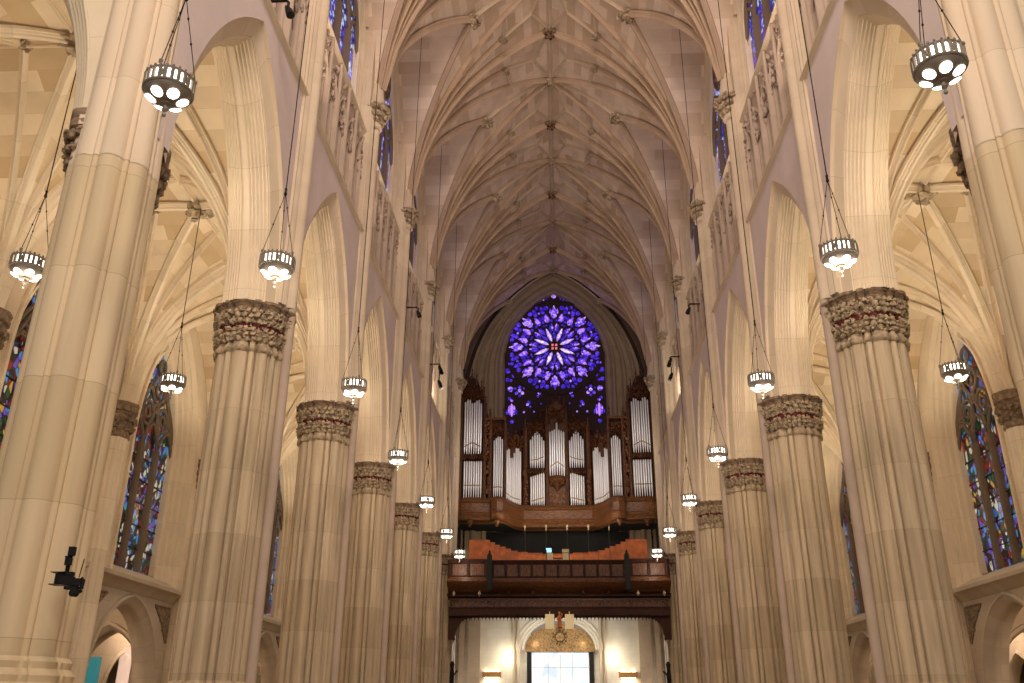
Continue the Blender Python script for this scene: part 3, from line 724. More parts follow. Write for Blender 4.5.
# ------------------------------------------------------------------ stained glass windows
WN = [0]
def window(s, y, X, a, rise, zs, zsill, lights, glass, deep, label):
    WN[0] += 1
    root = struct(empty('window_%d' % WN[0], (s*X, y, zsill)), label)
    def K(mb, name, mat, par=root, **k):
        o = mb.build(name, mat, None, **k); o.parent = par
        if par is root: o.matrix_parent_inverse = Matrix.Translation((-s*X, -y, -zsill))
        return o
    R = Rof(a, rise); mb = MB(); n = 24
    ys = [y-a*math.cos(PI*i/n) for i in range(n+1)]
    top = [(arch_h(yy-y, a-1e-6, R, zs) or zs) for yy in ys]
    mb.grid([[(s*X, yy, zsill) for yy in ys], [(s*X, yy, t) for yy, t in zip(ys, top)]], [[(yy+X*s, zsill) for yy in ys], [(yy+X*s, t) for yy, t in zip(ys, top)]])
    K(mb, 'stained_glass', glass)
    wl = 2*a/lights; zh = zs + (0.0 if lights == 3 else .3); xt = X-.10; br = .075 if lights == 3 else .10
    for k in range(1, lights):
        yy = y-a+wl*k; mb = MB()
        pr = [(xt+.10, -br*1.5), (xt, -br*1.3), (xt-.1, -br*.5), (xt-.12, 0), (xt-.1, br*.5), (xt, br*1.3), (xt+.10, br*1.5)]
        mb.grid([[(s*p, yy+q, z) for p, q in pr] for z in (zsill, zh+.2)], [[(j*.05, z) for j in range(len(pr))] for z in (zsill, zh+.2)])
        K(mb, 'mullion', 'dtrac')
    mb = MB()
    # frame following the opening
    moulded_arch(mb, y, a, rise, zs, zsill, [(-.02, xt-.10), (.05, xt-.10), (.07, xt-.04), (.08, X+.02)], s, 14, R)
    K(mb, 'frame', 'arch'); mb = MB()
    # lancet heads
    hl = wl/2-.04
    def archtube(yc, hw, z0, h, r=br*.8):
        RR = Rof(hw, h); pts = parc(hw, RR, 0, 6, z0, z0-.02, yc); mb.tube([(s*xt, p[0], p[1]) for p in pts], r, 6, False)
    def circ(yc, zc, rr, r=br*.75, n=14):
        pts = [(s*xt, yc+rr*math.cos(2*PI*k/n), zc+rr*math.sin(2*PI*k/n)) for k in range(n+1)]; mb.tube(pts, r, 6, False)
    for k in range(lights): archtube(y-a+wl*(k+.5), wl/2, zh, wl*.9)
    if lights == 3:
        archtube(y-wl*.5-.02, wl, zh, wl*1.9); archtube(y+wl*.5+.02, wl, zh, wl*1.9)
        for q in (-1, 1):
            circ(y+q*wl*.5, zh+wl*1.12, wl*.36); circ(y+q*wl*.52, zh+wl*1.12, wl*.16)
            mb.tube([(s*xt, y+q*wl*1.3, zh+wl*.6), (s*xt, y+q*wl*1.0, zh+wl*1.15), (s*xt, y+q*wl*.55, zh+wl*2.0)], br*.7, 6)
            circ(y+q*wl*.98, zh+wl*.95, wl*.14)
        circ(y, zh+wl*1.95, wl*.40); circ(y, zh+wl*1.95, wl*.17); circ(y, zh+wl*2.72, wl*.2); circ(y, zh+wl*1.4, wl*.14)
    else:
        archtube(y-wl, wl, zh, wl*1.9); archtube(y+wl, wl, zh, wl*1.9)
        for q in (-1, 1): circ(y+q*wl, zh+wl*1.25, wl*.42)
        circ(y, zh+wl*2.5, wl*.85); circ(y, zh+wl*2.5, wl*.4)
        for k in range(6):
            aa = k*PI/3; circ(y+wl*.6*math.cos(aa), zh+wl*2.5+wl*.6*math.sin(aa), wl*.22)
    K(mb, 'tracery', 'dtrac')
    if lights == 3:
        mb = MB(); z = zsill+.7
        while z < zh+.3: mb.box((s*(X-.02), y, z), (.03, 2*a, .035)); z += .75
        K(mb, 'saddle_bar', 'iron')
    return root
for s in (-1, 1):
    for i, y in enumerate(BAYS):
        window(s, y, 14.3, 1.76, 3.9, 9.95, 6.0, 3, 'figglass', .6, 'tall three-light stained glass window with figures, %s bay of the %s aisle from the crossing' % (ORD[i], side_word[s]))
    for i, y in enumerate(BAYS):
        window(s, y, 7.0, 2.58, 5.5, 22.7, 20.3, 4, 'blueglass', .4, 'blue four-light clerestory window high on the %s wall, %s from the crossing' % (side_word[s], ORD[i]))

# ------------------------------------------------------------------ west wall with the rose
WX = 58.2
root = struct(empty('wall_west', (0, WX, 0)))
def KW(mb, name, mat, par=None, **k):
    o = mb.build(name, mat, None, **k)
    if par is None: o.parent = root; o.matrix_parent_inverse = Matrix.Translation((0, -WX, 0))
    else: o.parent = par
    return o
outer = parc(6.35, Rof(6.35, 10.2), 0, 20, NS, 9.0)
inner = parc(3.55, Rof(3.55, 5.2), 0, 20, 24.7, 9.0)
steps = [(-1.2, 56.97), (0, 56.95), (.05, 56.88), (.07, 57.0), (.075, 57.6), (.115, 57.6), (.12, 57.08), (.22, 57.12), (.26, 57.0), (.30, 56.98), (.34, 57.1), (.36, 57.3), (.48, 57.34), (.52, 57.22), (.57, 57.22), (.60, 57.36), (.62, 57.55), (.74, 57.6), (.78, 57.48), (.82, 57.5), (.85, 57.65), (.88, 57.85), (.95, 57.9), (1.0, 58.2)]
mb = MB()
mb.grid([[(a[0]*(1-t)+b[0]*t, yy, a[1]*(1-t)+b[1]*t) for a, b in zip(outer, inner)] for t, yy in steps], [[(t*3, j*.5) for j in range(len(outer))] for t, yy in steps])
KW(mb, 'rose_arch', 'rosewall')
mb = MB(); 
for q in (-1, 1): mb.quad((q*6.3, 56.9, 0), (q*15, 56.9, 0), (q*15, 56.9, 34), (q*6.3, 56.9, 34))
KW(mb, 'side_wall', 'rosewall')
# dark line drawn round the arch for the shaded gap there
mb = MB(); pts = [(p[0]*.985, 56.86, p[1]-.1) for p in outer[1:-1]]; mb.tube(pts, .09, 8, False); KW(mb, 'arch_shade_line', 'tracery')

rw = struct(empty('window_rose', (0, WX, 25.8)), 'great round rose window of violet and blue glass above the organ')
rw.name = 'window_%d' % (WN[0]+1)
def KR(mb, name, mat, **k):
    o = mb.build(name, mat, None, **k); o.parent = rw; o.matrix_parent_inverse = Matrix.Translation((0, -WX, -25.8)); return o
RZ, RR = 25.8, 3.30   # wheel centre height and radius
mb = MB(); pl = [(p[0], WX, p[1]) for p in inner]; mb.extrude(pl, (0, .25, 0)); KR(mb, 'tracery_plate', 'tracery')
RK = 1.09
def petal(mb, ang, r0, r1, w, bul=.5, n=6):
    """a leaf-shaped light pointing outward at ang (0 = up)"""
    pts = []
    for i in range(n+1):
        t = i/n; ww = w*math.sin(PI*min(1, t**bul*1.0))**.8 if 0 < t < 1 else 0
        pts.append((r0+(r1-r0)*t, ww))
    outl = [(r, ww) for r, ww in pts] + [(r, -ww) for r, ww in pts[1:-1][::-1]]
    r0, r1 = r0, r1; ca, sa = math.cos(ang)*RK, math.sin(ang)*RK
    mb.extrude([(r*sa+q*ca, WX-.05, RZ+r*ca-q*sa) for r, q in outl], (0, .05, 0))
def spot(mb, ang, r, rad, n=8, ell=1.0):
    ca, sa = math.cos(ang)*RK, math.sin(ang)*RK
    mb.extrude([((r+rad*ell*math.cos(2*PI*k/n))*sa+rad*math.sin(2*PI*k/n)*ca, WX-.05, RZ+(r+rad*ell*math.cos(2*PI*k/n))*ca-rad*math.sin(2*PI*k/n)*sa) for k in range(n)], (0, .05, 0))
blue, vio, pale, pink, red, white = MB(), MB(), MB(), MB(), MB(), MB()
for k in range(4): spot(red, PI/4+k*PI/2, .17, .10, 4)
for k in range(8):
    a = k*PI/4; b = a+PI/8
    petal(pale, b, .40, 1.42, .125, .8); petal(white, b, .55, 1.25, .06, .9)
    petal(blue, a, .55, 1.25, .09, .8)
    for q in (-1, 1):
        petal(blue, b+q*.21, 1.02, 1.62, .085, .8); petal(vio, a+q*.10, 1.15, 1.68, .085, .8)
        petal(vio, a+q*.235, 1.78, 2.46, .175, .62)
        petal(pink, a+q*.235, 1.95, 2.35, .10, .62)
        spot(blue, a+q*.10, 1.88, .10); spot(blue, b+q*.05, 2.18, .12, 7, 1.3)
        petal(blue, b+q*.10, 2.45, 2.95, .13, .7); spot(blue, a+q*.19, 2.85, .16, 8, .9); petal(blue, a+q*.30, 2.70, 3.05, .12)
        spot(blue, b+q*.045, 1.62, .07)
    petal(vio, a, 2.02, 2.98, .20, .55); petal(pale, a, 2.15, 2.72, .09, .6)
    for q in (-1, 1): petal(vio, a+q*.085, 2.38, 2.78, .085, .6)
    petal(pale if k in (1, 2, 3, 5, 6, 7, 0) else vio, a, 2.78, 3.0, .05)
    spot(blue, b, 3.03, .11); spot(blue, b, 1.90, .09); spot(vio, b, 2.62, .08)
# small lights over and under the wheel
for k in range(-6, 7):
    if abs(k) > 1: spot(vio if k % 2 else blue, k*.065, 3.52-.010*k*k*.6, .06, 6, .7)
spot(vio, 0, 3.66, .17, 6, .8)
for q in (-1, 1):
    def at_(mb, x, z, r, n=7, e=1.0):
        mb.extrude([(q*x+r*math.cos(2*PI*k/n), WX-.05, z+e*r*math.sin(2*PI*k/n)) for k in range(n)], (0, .05, 0))
    for x, z, r, mm in ((3.15, 22.6, .2, vio), (3.35, 23.3, .15, blue), (3.32, 24.0, .2, blue), (3.3, 24.5, .1, vio), (2.95, 23.6, .12, blue), (3.1, 23.25, .1, blue), (3.2, 21.9, .12, blue), (2.5, 22.5, .13, pale), (2.3, 22.3, .12, vio), (2.72, 22.3, .12, vio), (2.5, 22.75, .11, blue), (2.5, 22.1, .1, blue), (2.2, 22.65, .07, blue), (2.8, 22.65, .07, blue),
                       (1.85, 21.6, .13, blue), (1.95, 21.45, .1, vio), (1.75, 21.3, .07, blue), (1.1, 22.3, .13, vio), (1.2, 22.05, .1, blue), (2.2, 20.9, .07, vio), (1.0, 21.5, .06, blue), (1.5, 20.9, .06, vio)):
        at_(mm, x, z, r)
    for dx in (-.16, 0, .16):
        at_(vio if dx else pink, 3.05+dx, 21.05, .10, 8, 5.0 if not dx else 3.6)
    at_(blue, 3.05, 20.2, .14); at_(blue, 2.72, 20.9, .06, 6, 3); at_(blue, 3.38, 20.9, .06, 6, 3); at_(vio, 3.05, 21.75, .1)
for m_, nm in ((blue, 'gl_blue'), (vio, 'gl_violet'), (pale, 'gl_pale'), (pink, 'gl_pink'), (red, 'gl_red'), (white, 'gl_white')): KR(m_, 'glass', nm)
mb = MB()
for rr in (3.62,): mb.tube([(rr*math.cos(2*PI*k/48), WX-.06, RZ+rr*math.sin(2*PI*k/48)) for k in range(49)], .07, 6, False)
KR(mb, 'rim', 'tracery')

# lower west wall and doorway
mb = MB()
mb.box((-4.3, 58.2, 4.5), (5.0, .5, 9)); mb.box((4.3, 58.2, 4.5), (5.0, .5, 9)); mb.box((0, 58.2, 8.2), (3.7, .5, 1.8))
KW(mb, 'vestibule_wall', 'white')
mb = MB()
for q in (-1, 1):
    for x, wd in ((5.38, .64), (6.1, .3), (2.55, .16), (2.85, .1), (5.0, .12)):
        mb.box((q*x, 57.85, 4.4), (wd, .3, 8.8))
KW(mb, 'pilaster', 'awall')
# door
d = struct(empty('door_1', (0.05, 57.9, 0)), 'bright west doorway under a gilded bronze arch below the organ loft')
def KD(mb, name, mat):
    o = mb.build(name, mat, None); o.parent = d; o.matrix_parent_inverse = Matrix.Translation((-.05, -57.9, 0)); return o
mb = MB(); mb.box((.05, 58.05, 2.53), (3.55, .05, 5.06)); KD(mb, 'glass', 'door')
mb = MB(); 
for x in (-.7, .05, .8): mb.box((x, 57.98, 2.5), (.03, .05, 5.0))
mb.box((.05, 57.98, 4.2), (3.5, .05, .03)); KD(mb, 'glazing_bar', 'paper')
mb = MB(); 
for q in (-1, 1): mb.box((.05+q*1.93, 57.9, 2.55), (.28, .2, 5.1))
KD(mb, 'jamb', 'iron')
mb = MB(); mb.box((.05, 57.75, 5.18), (4.3, .4, .2)); KD(mb, 'transom', 'bronze')
tt = [(.05+2.15*math.cos(PI*k/20), 57.78, 5.28+1.5*math.sin(PI*k/20)) for k in range(21)]
mb = MB(); mb.extrude(tt, (0, .2, 0)); 
for k in range(12): mb.blob((.05+.42*math.cos(k*PI/6), 57.76, 5.98+.42*math.sin(k*PI/6)), (.09, .05, .09), k, .4)
mb.tube([(.05+.3*math.cos(2*PI*k/16), 57.75, 5.98+.3*math.sin(2*PI*k/16)) for k in range(17)], .04, 6, False)
KD(mb, 'tympanum', 'bronze')
mb = MB()
for rr in (2.3, 2.5, 2.7): mb.tube([(rr*math.cos(PI*k/20), 57.9, 5.2+(rr-.35)*.95*math.sin(PI*k/20)) for k in range(21)], .11, 8, False)
KD(mb, 'arch_mould', 'white')
for q in (-1, 1):
    light('POINT', 'door_downlight', (.05+q*3.2, 57.2, 4.75), 55, (1, .9, .7), .1)
    light('POINT', 'doorway_glow', (q*1.5, 56.9, 5.6), 14, (1, .85, .6), .1)
    nm = side_word[q]
    t = thing('wall_sconce', 'brass box sconce on the white wall to the %s of the doorway' % nm, 'wall lamp', (q*4.2, 57.8, 3.77), 0, 'sconces flanking the west door')
    mb = MB(); mb.box((0, 0, 0), (1.15, .22, .26)); mb.box((0, -.02, .15), (1.2, .26, .03)); mb.box((0, -.02, -.15), (1.2, .26, .03)); mb.box((0, .06, 0), (.3, .16, .4)); mb.build('housing', 'sconce', t)
    mb = MB(); mb.box((0, 0, -.17), (.9, .12, .03)); mb.box((0, 0, .17), (.9, .12, .03)); mb.build('lamp', 'bulb', t)
    light('AREA', 'sconce_light', (q*4.2, 57.62, 3.45), 14, (1, .85, .62), .5, (q*4.2, 57.9, 2))
light('AREA', 'vestibule_light', (0, 54.5, 6.3), 170, (1, .93, .84), 4.5, (0, 57.9, 3.5))

# hanging panels and statue over the door
for q in (-1, 1):
    mb = MB(); mb.box((.04+q*.55, 51.3, 6.31), (.50, .08, .80)); mb.box((.04+q*.55, 51.25, 6.31), (.44, .03, .74)); mb.tube([(.04+q*.55, 51.3, 6.7), (.04+q*.55, 51.3, 6.86)], .02)
    tag(mb.build('cream_banner', 'cream'), 'square cream panel hanging below the loft, %s of the small figure' % side_word[q], 'banner', 'cream panels under the loft')
t = thing('crucifix_statue', 'small reddish carved robed figure between the two cream panels', 'statue', (.04, 51.3, 5.95))
mb = MB(); mb.lathe([(.02, .05), (.13, .06), (.12, .3), (.09, .5), (.12, .62), (.06, .7), (.05, .74)], n=12); mb.tube([(-.1, 0, .6), (-.13, -.06, .45), (-.02, -.1, .5)], .035); mb.tube([(.1, 0, .6), (.15, -.03, .72), (.12, -.05, .82)], .03); mb.build('robe', 'orange', t)
mb = MB(); mb.blob((0, 0, .82), (.07, .07, .09), 1, .05, 2); mb.build('head', 'carve', t)
mb = MB(); mb.lathe([(0, 0), (.16, 0), (.14, .05), (0, .06)], n=12); mb.build('pedestal', 'walnut', t)

# ------------------------------------------------------------------ choir loft
t = thing('choir_loft', 'dark carved walnut choir loft spanning the nave below the organ', 'balcony', (0, 50.5, 6.5))
def KL(mb, name, mat, par=None, **k):
    o = mb.build(name, mat, None, **k)
    if par is None: o.parent = t; o.matrix_parent_inverse = Matrix.Translation((0, -50.5, -6.5))
    else: o.parent = par
    return o
def front_y(x):       # plan of the parapet: projecting ends, recessed middle
    ax = abs(x); return 50.35 if ax > 3.9 else 50.75
def plan():
    return [(-6.3, 51.3), (-6.25, 50.5), (-6.0, 50.35), (-4.05, 50.35), (-3.85, 50.5), (-3.85, 50.75), (3.85, 50.75), (3.85, 50.5), (4.05, 50.35), (6.0, 50.35), (6.25, 50.5), (6.3, 51.3)]
def plan_sweep(mb, prof, pl=None):
    pl = pl or plan()
    rows = []
    for off, z in prof:
        r = []
        for x, y_ in pl: r.append((x, y_-off, z))
        rows.append(r)
    mb.grid(rows)
mb = MB(); plan_sweep(mb, [(0, 8.45), (0, 9.42)]); pp = KL(mb, 'parapet', 'walnut')
mb = MB(); plan_sweep(mb, [(0, 9.38), (.05, 9.40), (.07, 9.48), (.12, 9.52), (.12, 9.60), (-.2, 9.62), (-.22, 9.4)]); KL(mb, 'hand_rail', 'walnut')
mb = MB(); plan_sweep(mb, [(-.02, 8.62), (.10, 8.60), (.12, 8.50), (.22, 8.46), (.24, 8.38), (.14, 8.30), (.02, 8.18), (-.35, 8.08), (-.5, 7.95), (-.7, 7.85), (-1.1, 7.8)]); KL(mb, 'cornice', 'oak')
# framed panels of the parapet
def pan(x0, x1, yy, nm='panel'):
    mb = MB(); cx = (x0+x1)/2; W = x1-x0
    mb.box((cx, yy-.03, 9.02), (W*.80, .05, .62)); mb.box((cx, yy-.05, 9.02), (W*.64, .04, .48))
    for q in (-1, 0, 1): mb.box((cx+q*W*.2, yy-.08, 9.02), (.03, .03, .46))
    KL(mb, nm, 'oak', None)
    mb = MB(); mb.box((x1, yy-.06, 9.0), (.10, .10, .82)); mb.lathe([(.05, 9.42), (.07, 9.46), (0, 9.52)], (x1, yy-.1, 0), 8); KL(mb, 'post', 'walnut')
for k in range(2):
    for q in (-1, 1): pan(q*5.05+(k-1)*.98, q*5.05+k*.98, 50.33)
for k in range(10): pan(-3.7+k*.74, -3.7+(k+1)*.74, 50.73)
# beam, coving panels and cusped fringe
mb = MB(); mb.box((0, 51.7, 6.83), (12.5, .5, .5)); mb.box((0, 51.55, 7.1), (12.5, .35, .06)); mb.box((0, 51.5, 6.62), (12.4, .1, .06)); bm_ = KL(mb, 'beam', 'walnut')
mb = MB()
for k in range(32):
    x = -6.0+12.0*(k+.5)/32
    mb.box((x+.187, 51.5, 7.32), (.05, .14, .42)); 
    pts = [(x+.15*math.cos(PI*j/8), 51.5, 7.30+.16*math.sin(PI*j/8)) for j in range(9)]; mb.tube(pts, .025, 5, False)
    mb.box((x, 51.58, 7.3), (.32, .04, .42))
mb.box((0, 51.55, 7.56), (12.4, .2, .08)); KL(mb, 'arcaded_frieze', 'oak')
mb = MB(); mb.quad((-6.3, 51.0, 7.8), (6.3, 51.0, 7.8), (6.3, 51.7, 7.55), (-6.3, 51.7, 7.55)); mb.box((0, 54.3, 7.75), (12.6, 6.4, .16)); KL(mb, 'floor_deck', 'walnut')
fr = MB()
def fringe(mb, x, z, yy=51.62):
    mb.poly([(x-.085, yy, z+.06), (x-.07, yy, z), (x-.02, yy, z-.07), (x, yy, z-.12), (x+.02, yy, z-.07), (x+.07, yy, z), (x+.085, yy, z+.06)])
    mb.blob((x, yy, z-.13), (.028, .028, .028), 1, .1)
x = -4.95
while x <= 4.96: fringe(fr, x, 6.56); x += .205
for q in (-1, 1):
    for k in range(8):
        u = k/7; fringe(fr, q*(5.05+.85*math.sin(u*PI/2)), 6.54-1.15*(1-math.cos(u*PI/2)))
    pts = [(q*6.25, 51.6, 6.7), (q*4.9, 51.6, 6.7)] + [(q*(5.0+.88*math.sin(u/8*PI/2)), 51.6, 6.58-1.2*(1-math.cos(u/8*PI/2))) for u in range(9)] + [(q*6.25, 51.6, 5.38)]
    mb = MB(); mb.extrude(pts, (0, .25, 0)); KL(mb, 'bracket', 'walnut')
KL(fr, 'cusped_fringe', 'walnut', flat=True)
for x in (-5.9, -4.45, -2.8, -1.4, 0, 1.4, 2.8, 4.45, 5.9):
    mb = MB(); mb.lathe([(.01, .28), (.05, .26), (.03, .2), (.08, .12), (.1, .05), (.05, 0), (.02, -.06), (.0, -.1)], (x, 50.9, 7.72), 10); KL(mb, 'pendant', 'walnut' if abs(x) < 4 else 'carve')
# dark pylons standing against the parapet
for q in (-1, 1):
    mb = MB(); mb.box((q*3.85, 50.2, 8.85), (.28, .22, 1.9)); mb.box((q*3.85, 50.2, 9.82), (.2, .18, .12)); mb.lathe([(.09, 9.88), (.05, 9.95), (.07, 10.0), (0, 10.1)], (q*3.85, 50.2, 0), 10); mb.box((q*3.85, 50.18, 7.95), (.34, .28, .1))
    tag(mb.build('loudspeaker_column', 'black'), 'tall black column speaker fixed on the %s of the loft parapet' % side_word[q], 'loudspeaker', 'column speakers on the loft')
# back screen of stepped orange panels
for q in (-1, 1):
    t2 = thing('stepped_screen', 'orange wood screen stepping down toward the centre, %s half of the loft' % side_word[q], 'screen', (q*3, 53, 7.85), 0, 'orange screens behind the loft parapet')
    st = [(5.3, 4.05, 11.15), (4.05, 3.75, 11.0), (3.75, 3.45, 10.85), (3.45, 3.1, 10.74), (3.1, 2.8, 10.62), (2.8, 2.4, 10.5), (2.4, 1.8, 10.42), (1.8, .9, 10.36), (.9, .0, 10.30)]
    for a, b, z in st:
        mb = MB(); mb.box(((a+b)/2*q-q*3, 0, (z-7.85)/2), (a-b-.012, .12, z-7.85)); mb.box(((a+b)/2*q-q*3, -.02, z-7.85-.02), (a-b, .18, .04)); mb.build('panel', 'orange', t2)
light('AREA', 'loft_light', (0, 51.8, 11.6), 40, (1, .86, .66), 1.5, (0, 53, 9), sy=.5)
# console bits
t2 = thing('organ_console', 'small organ console with a lit screen at the middle of the loft', 'organ console', (0, 51.6, 9.3))
mb = MB(); mb.box((-.45, 0, .42), (.34, .3, .8)); mb.box((.45, 0, .42), (.34, .3, .8)); mb.build('case', 'paper', t2)
mb = MB(); mb.box((0, .1, .55), (1.2, .1, .08)); mb.box((-.66, 0, .6), (.05, .3, .8)); mb.box((.66, 0, .6), (.05, .3, .8)); mb.build('frame', 'seat', t2)
mb = MB(); mb.box((-.52, -.1, .98), (.32, .04, .24)); mb.build('screen', 'screen', t2)
mb = MB(); mb.box((.45, -.1, .95), (.4, .05, .18)); mb.build('sheet_music', 'paper', t2)
# ------------------------------------------------------------------ the organ
og = thing('pipe_organ', 'large oak cased pipe organ with silver pipes under the rose window', 'pipe organ', (0, 55.5, 12.4))
def KO(mb, name, mat, par=None, **k):
    o = mb.build(name, mat, None, **k)
    if par is None: o.parent = og; o.matrix_parent_inverse = Matrix.Translation((0, -55.5, -12.4))
    else: o.parent = par
    return o
FIELDS = {
 'tower_upper': (0.065, [(-5.86, 54.2, 20.34, 17.12, 16.82), (-5.71, 54.2, 20.51, 17.21, 16.82), (-5.56, 54.2, 20.48, 17.29, 16.82), (-5.42, 54.2, 20.25, 17.37, 16.81), (-5.26, 54.2, 20.28, 17.37, 16.81), (-5.12, 54.2, 20.42, 17.28, 16.81), (-4.97, 54.2, 20.46, 17.2, 16.81), (-4.83, 54.2, 20.22, 17.11, 16.81)]),
 'tower_lower': (0.067, [(-5.83, 54.2, 16.36, 14.62, 13.92), (-5.68, 54.2, 16.36, 14.61, 13.92), (-5.52, 54.2, 16.36, 14.61, 13.92), (-5.38, 54.2, 16.36, 14.61, 13.91), (-5.22, 54.2, 16.35, 14.61, 13.91), (-5.07, 54.2, 16.35, 14.61, 13.91), (-4.93, 54.2, 16.35, 14.61, 13.91), (-4.78, 54.2, 16.35, 14.61, 13.91)]),
 'turret': (0.057, [(-3.95, 54.2, 17.71, 14.47, 13.9), (-3.82, 54.12, 17.82, 14.47, 13.9), (-3.7, 54.08, 17.93, 14.47, 13.9), (-3.57, 54.12, 17.92, 14.47, 13.9), (-3.44, 54.2, 17.79, 14.47, 13.9)]),
 'wing': (0.08, [(-3.28, 54.71, 16.98, 14.29, 14.02), (-3.17, 54.93, 17.26, 14.25, 13.95), (-3.06, 55.16, 17.41, 14.21, 13.87), (-2.96, 55.38, 16.86, 14.16, 13.8), (-2.84, 55.6, 16.93, 14.13, 13.75), (-2.74, 55.82, 17.32, 14.14, 13.75), (-2.62, 56.04, 17.71, 14.15, 13.76), (-2.5, 56.27, 17.75, 14.16, 13.77), (-2.39, 56.49, 17.6, 14.16, 13.77)]),
 'flat_upper': (0.066, [(-1.7, 56.8, 18.5, 16.9, 16.54), (-1.56, 56.8, 18.73, 16.92, 16.54), (-1.4, 56.8, 18.96, 16.93, 16.54), (-1.25, 56.8, 19.13, 16.95, 16.54), (-1.11, 56.8, 18.9, 17.01, 16.54), (-0.96, 56.8, 18.67, 17.06, 16.54), (-0.82, 56.8, 18.43, 17.12, 16.54)]),
 'flat_lower': (0.063, [(-1.68, 56.8, 15.96, 14.16, 13.81), (-1.54, 56.8, 16.01, 14.2, 13.81), (-1.4, 56.8, 16.05, 14.23, 13.81), (-1.26, 56.8, 16.1, 14.27, 13.81), (-1.12, 56.8, 16.15, 14.31, 13.81), (-0.98, 56.8, 16.19, 14.34, 13.81), (-0.84, 56.8, 16.24, 14.38, 13.81)]),
 'centre': (0.068, [(-0.4, 56.5, 18.95, 16.37, 15.85), (-0.24, 56.42, 19.0, 16.46, 15.85), (-0.1, 56.36, 19.05, 16.56, 15.85), (0.06, 56.34, 19.54, 16.65, 15.85), (0.21, 56.36, 19.04, 16.55, 15.84), (0.36, 56.42, 18.99, 16.46, 15.84), (0.51, 56.5, 18.94, 16.36, 15.84)]),
}
MX = .05
for fn, (r, lst) in FIELDS.items():
    for q in ((1,) if fn == 'centre' else (1, -1)):
        bandpts = []
        for (x, yy, zt, zm, zb) in lst:
            X = x if q == 1 else 2*MX - x
            mb = MB()
            r_ = r*.9; mb.lathe([(.018, zb), (r_*.9, zm-.02), (r_, zm), (r_, zt-.10), (r_*.85, zt-.04), (r_*.4, zt)], (X, yy, 0), 10)
            mb.box((X, yy-r*.9, zm+.06), (r*.8, .02, .05))
            KO(mb, 'pipe', 'pipe')
            bandpts.append((X, yy-r-.02, zm+.16))
        mb = MB(); mb.tube(bandpts, .03, 6); KO(mb, 'pipe_rail', 'gild')
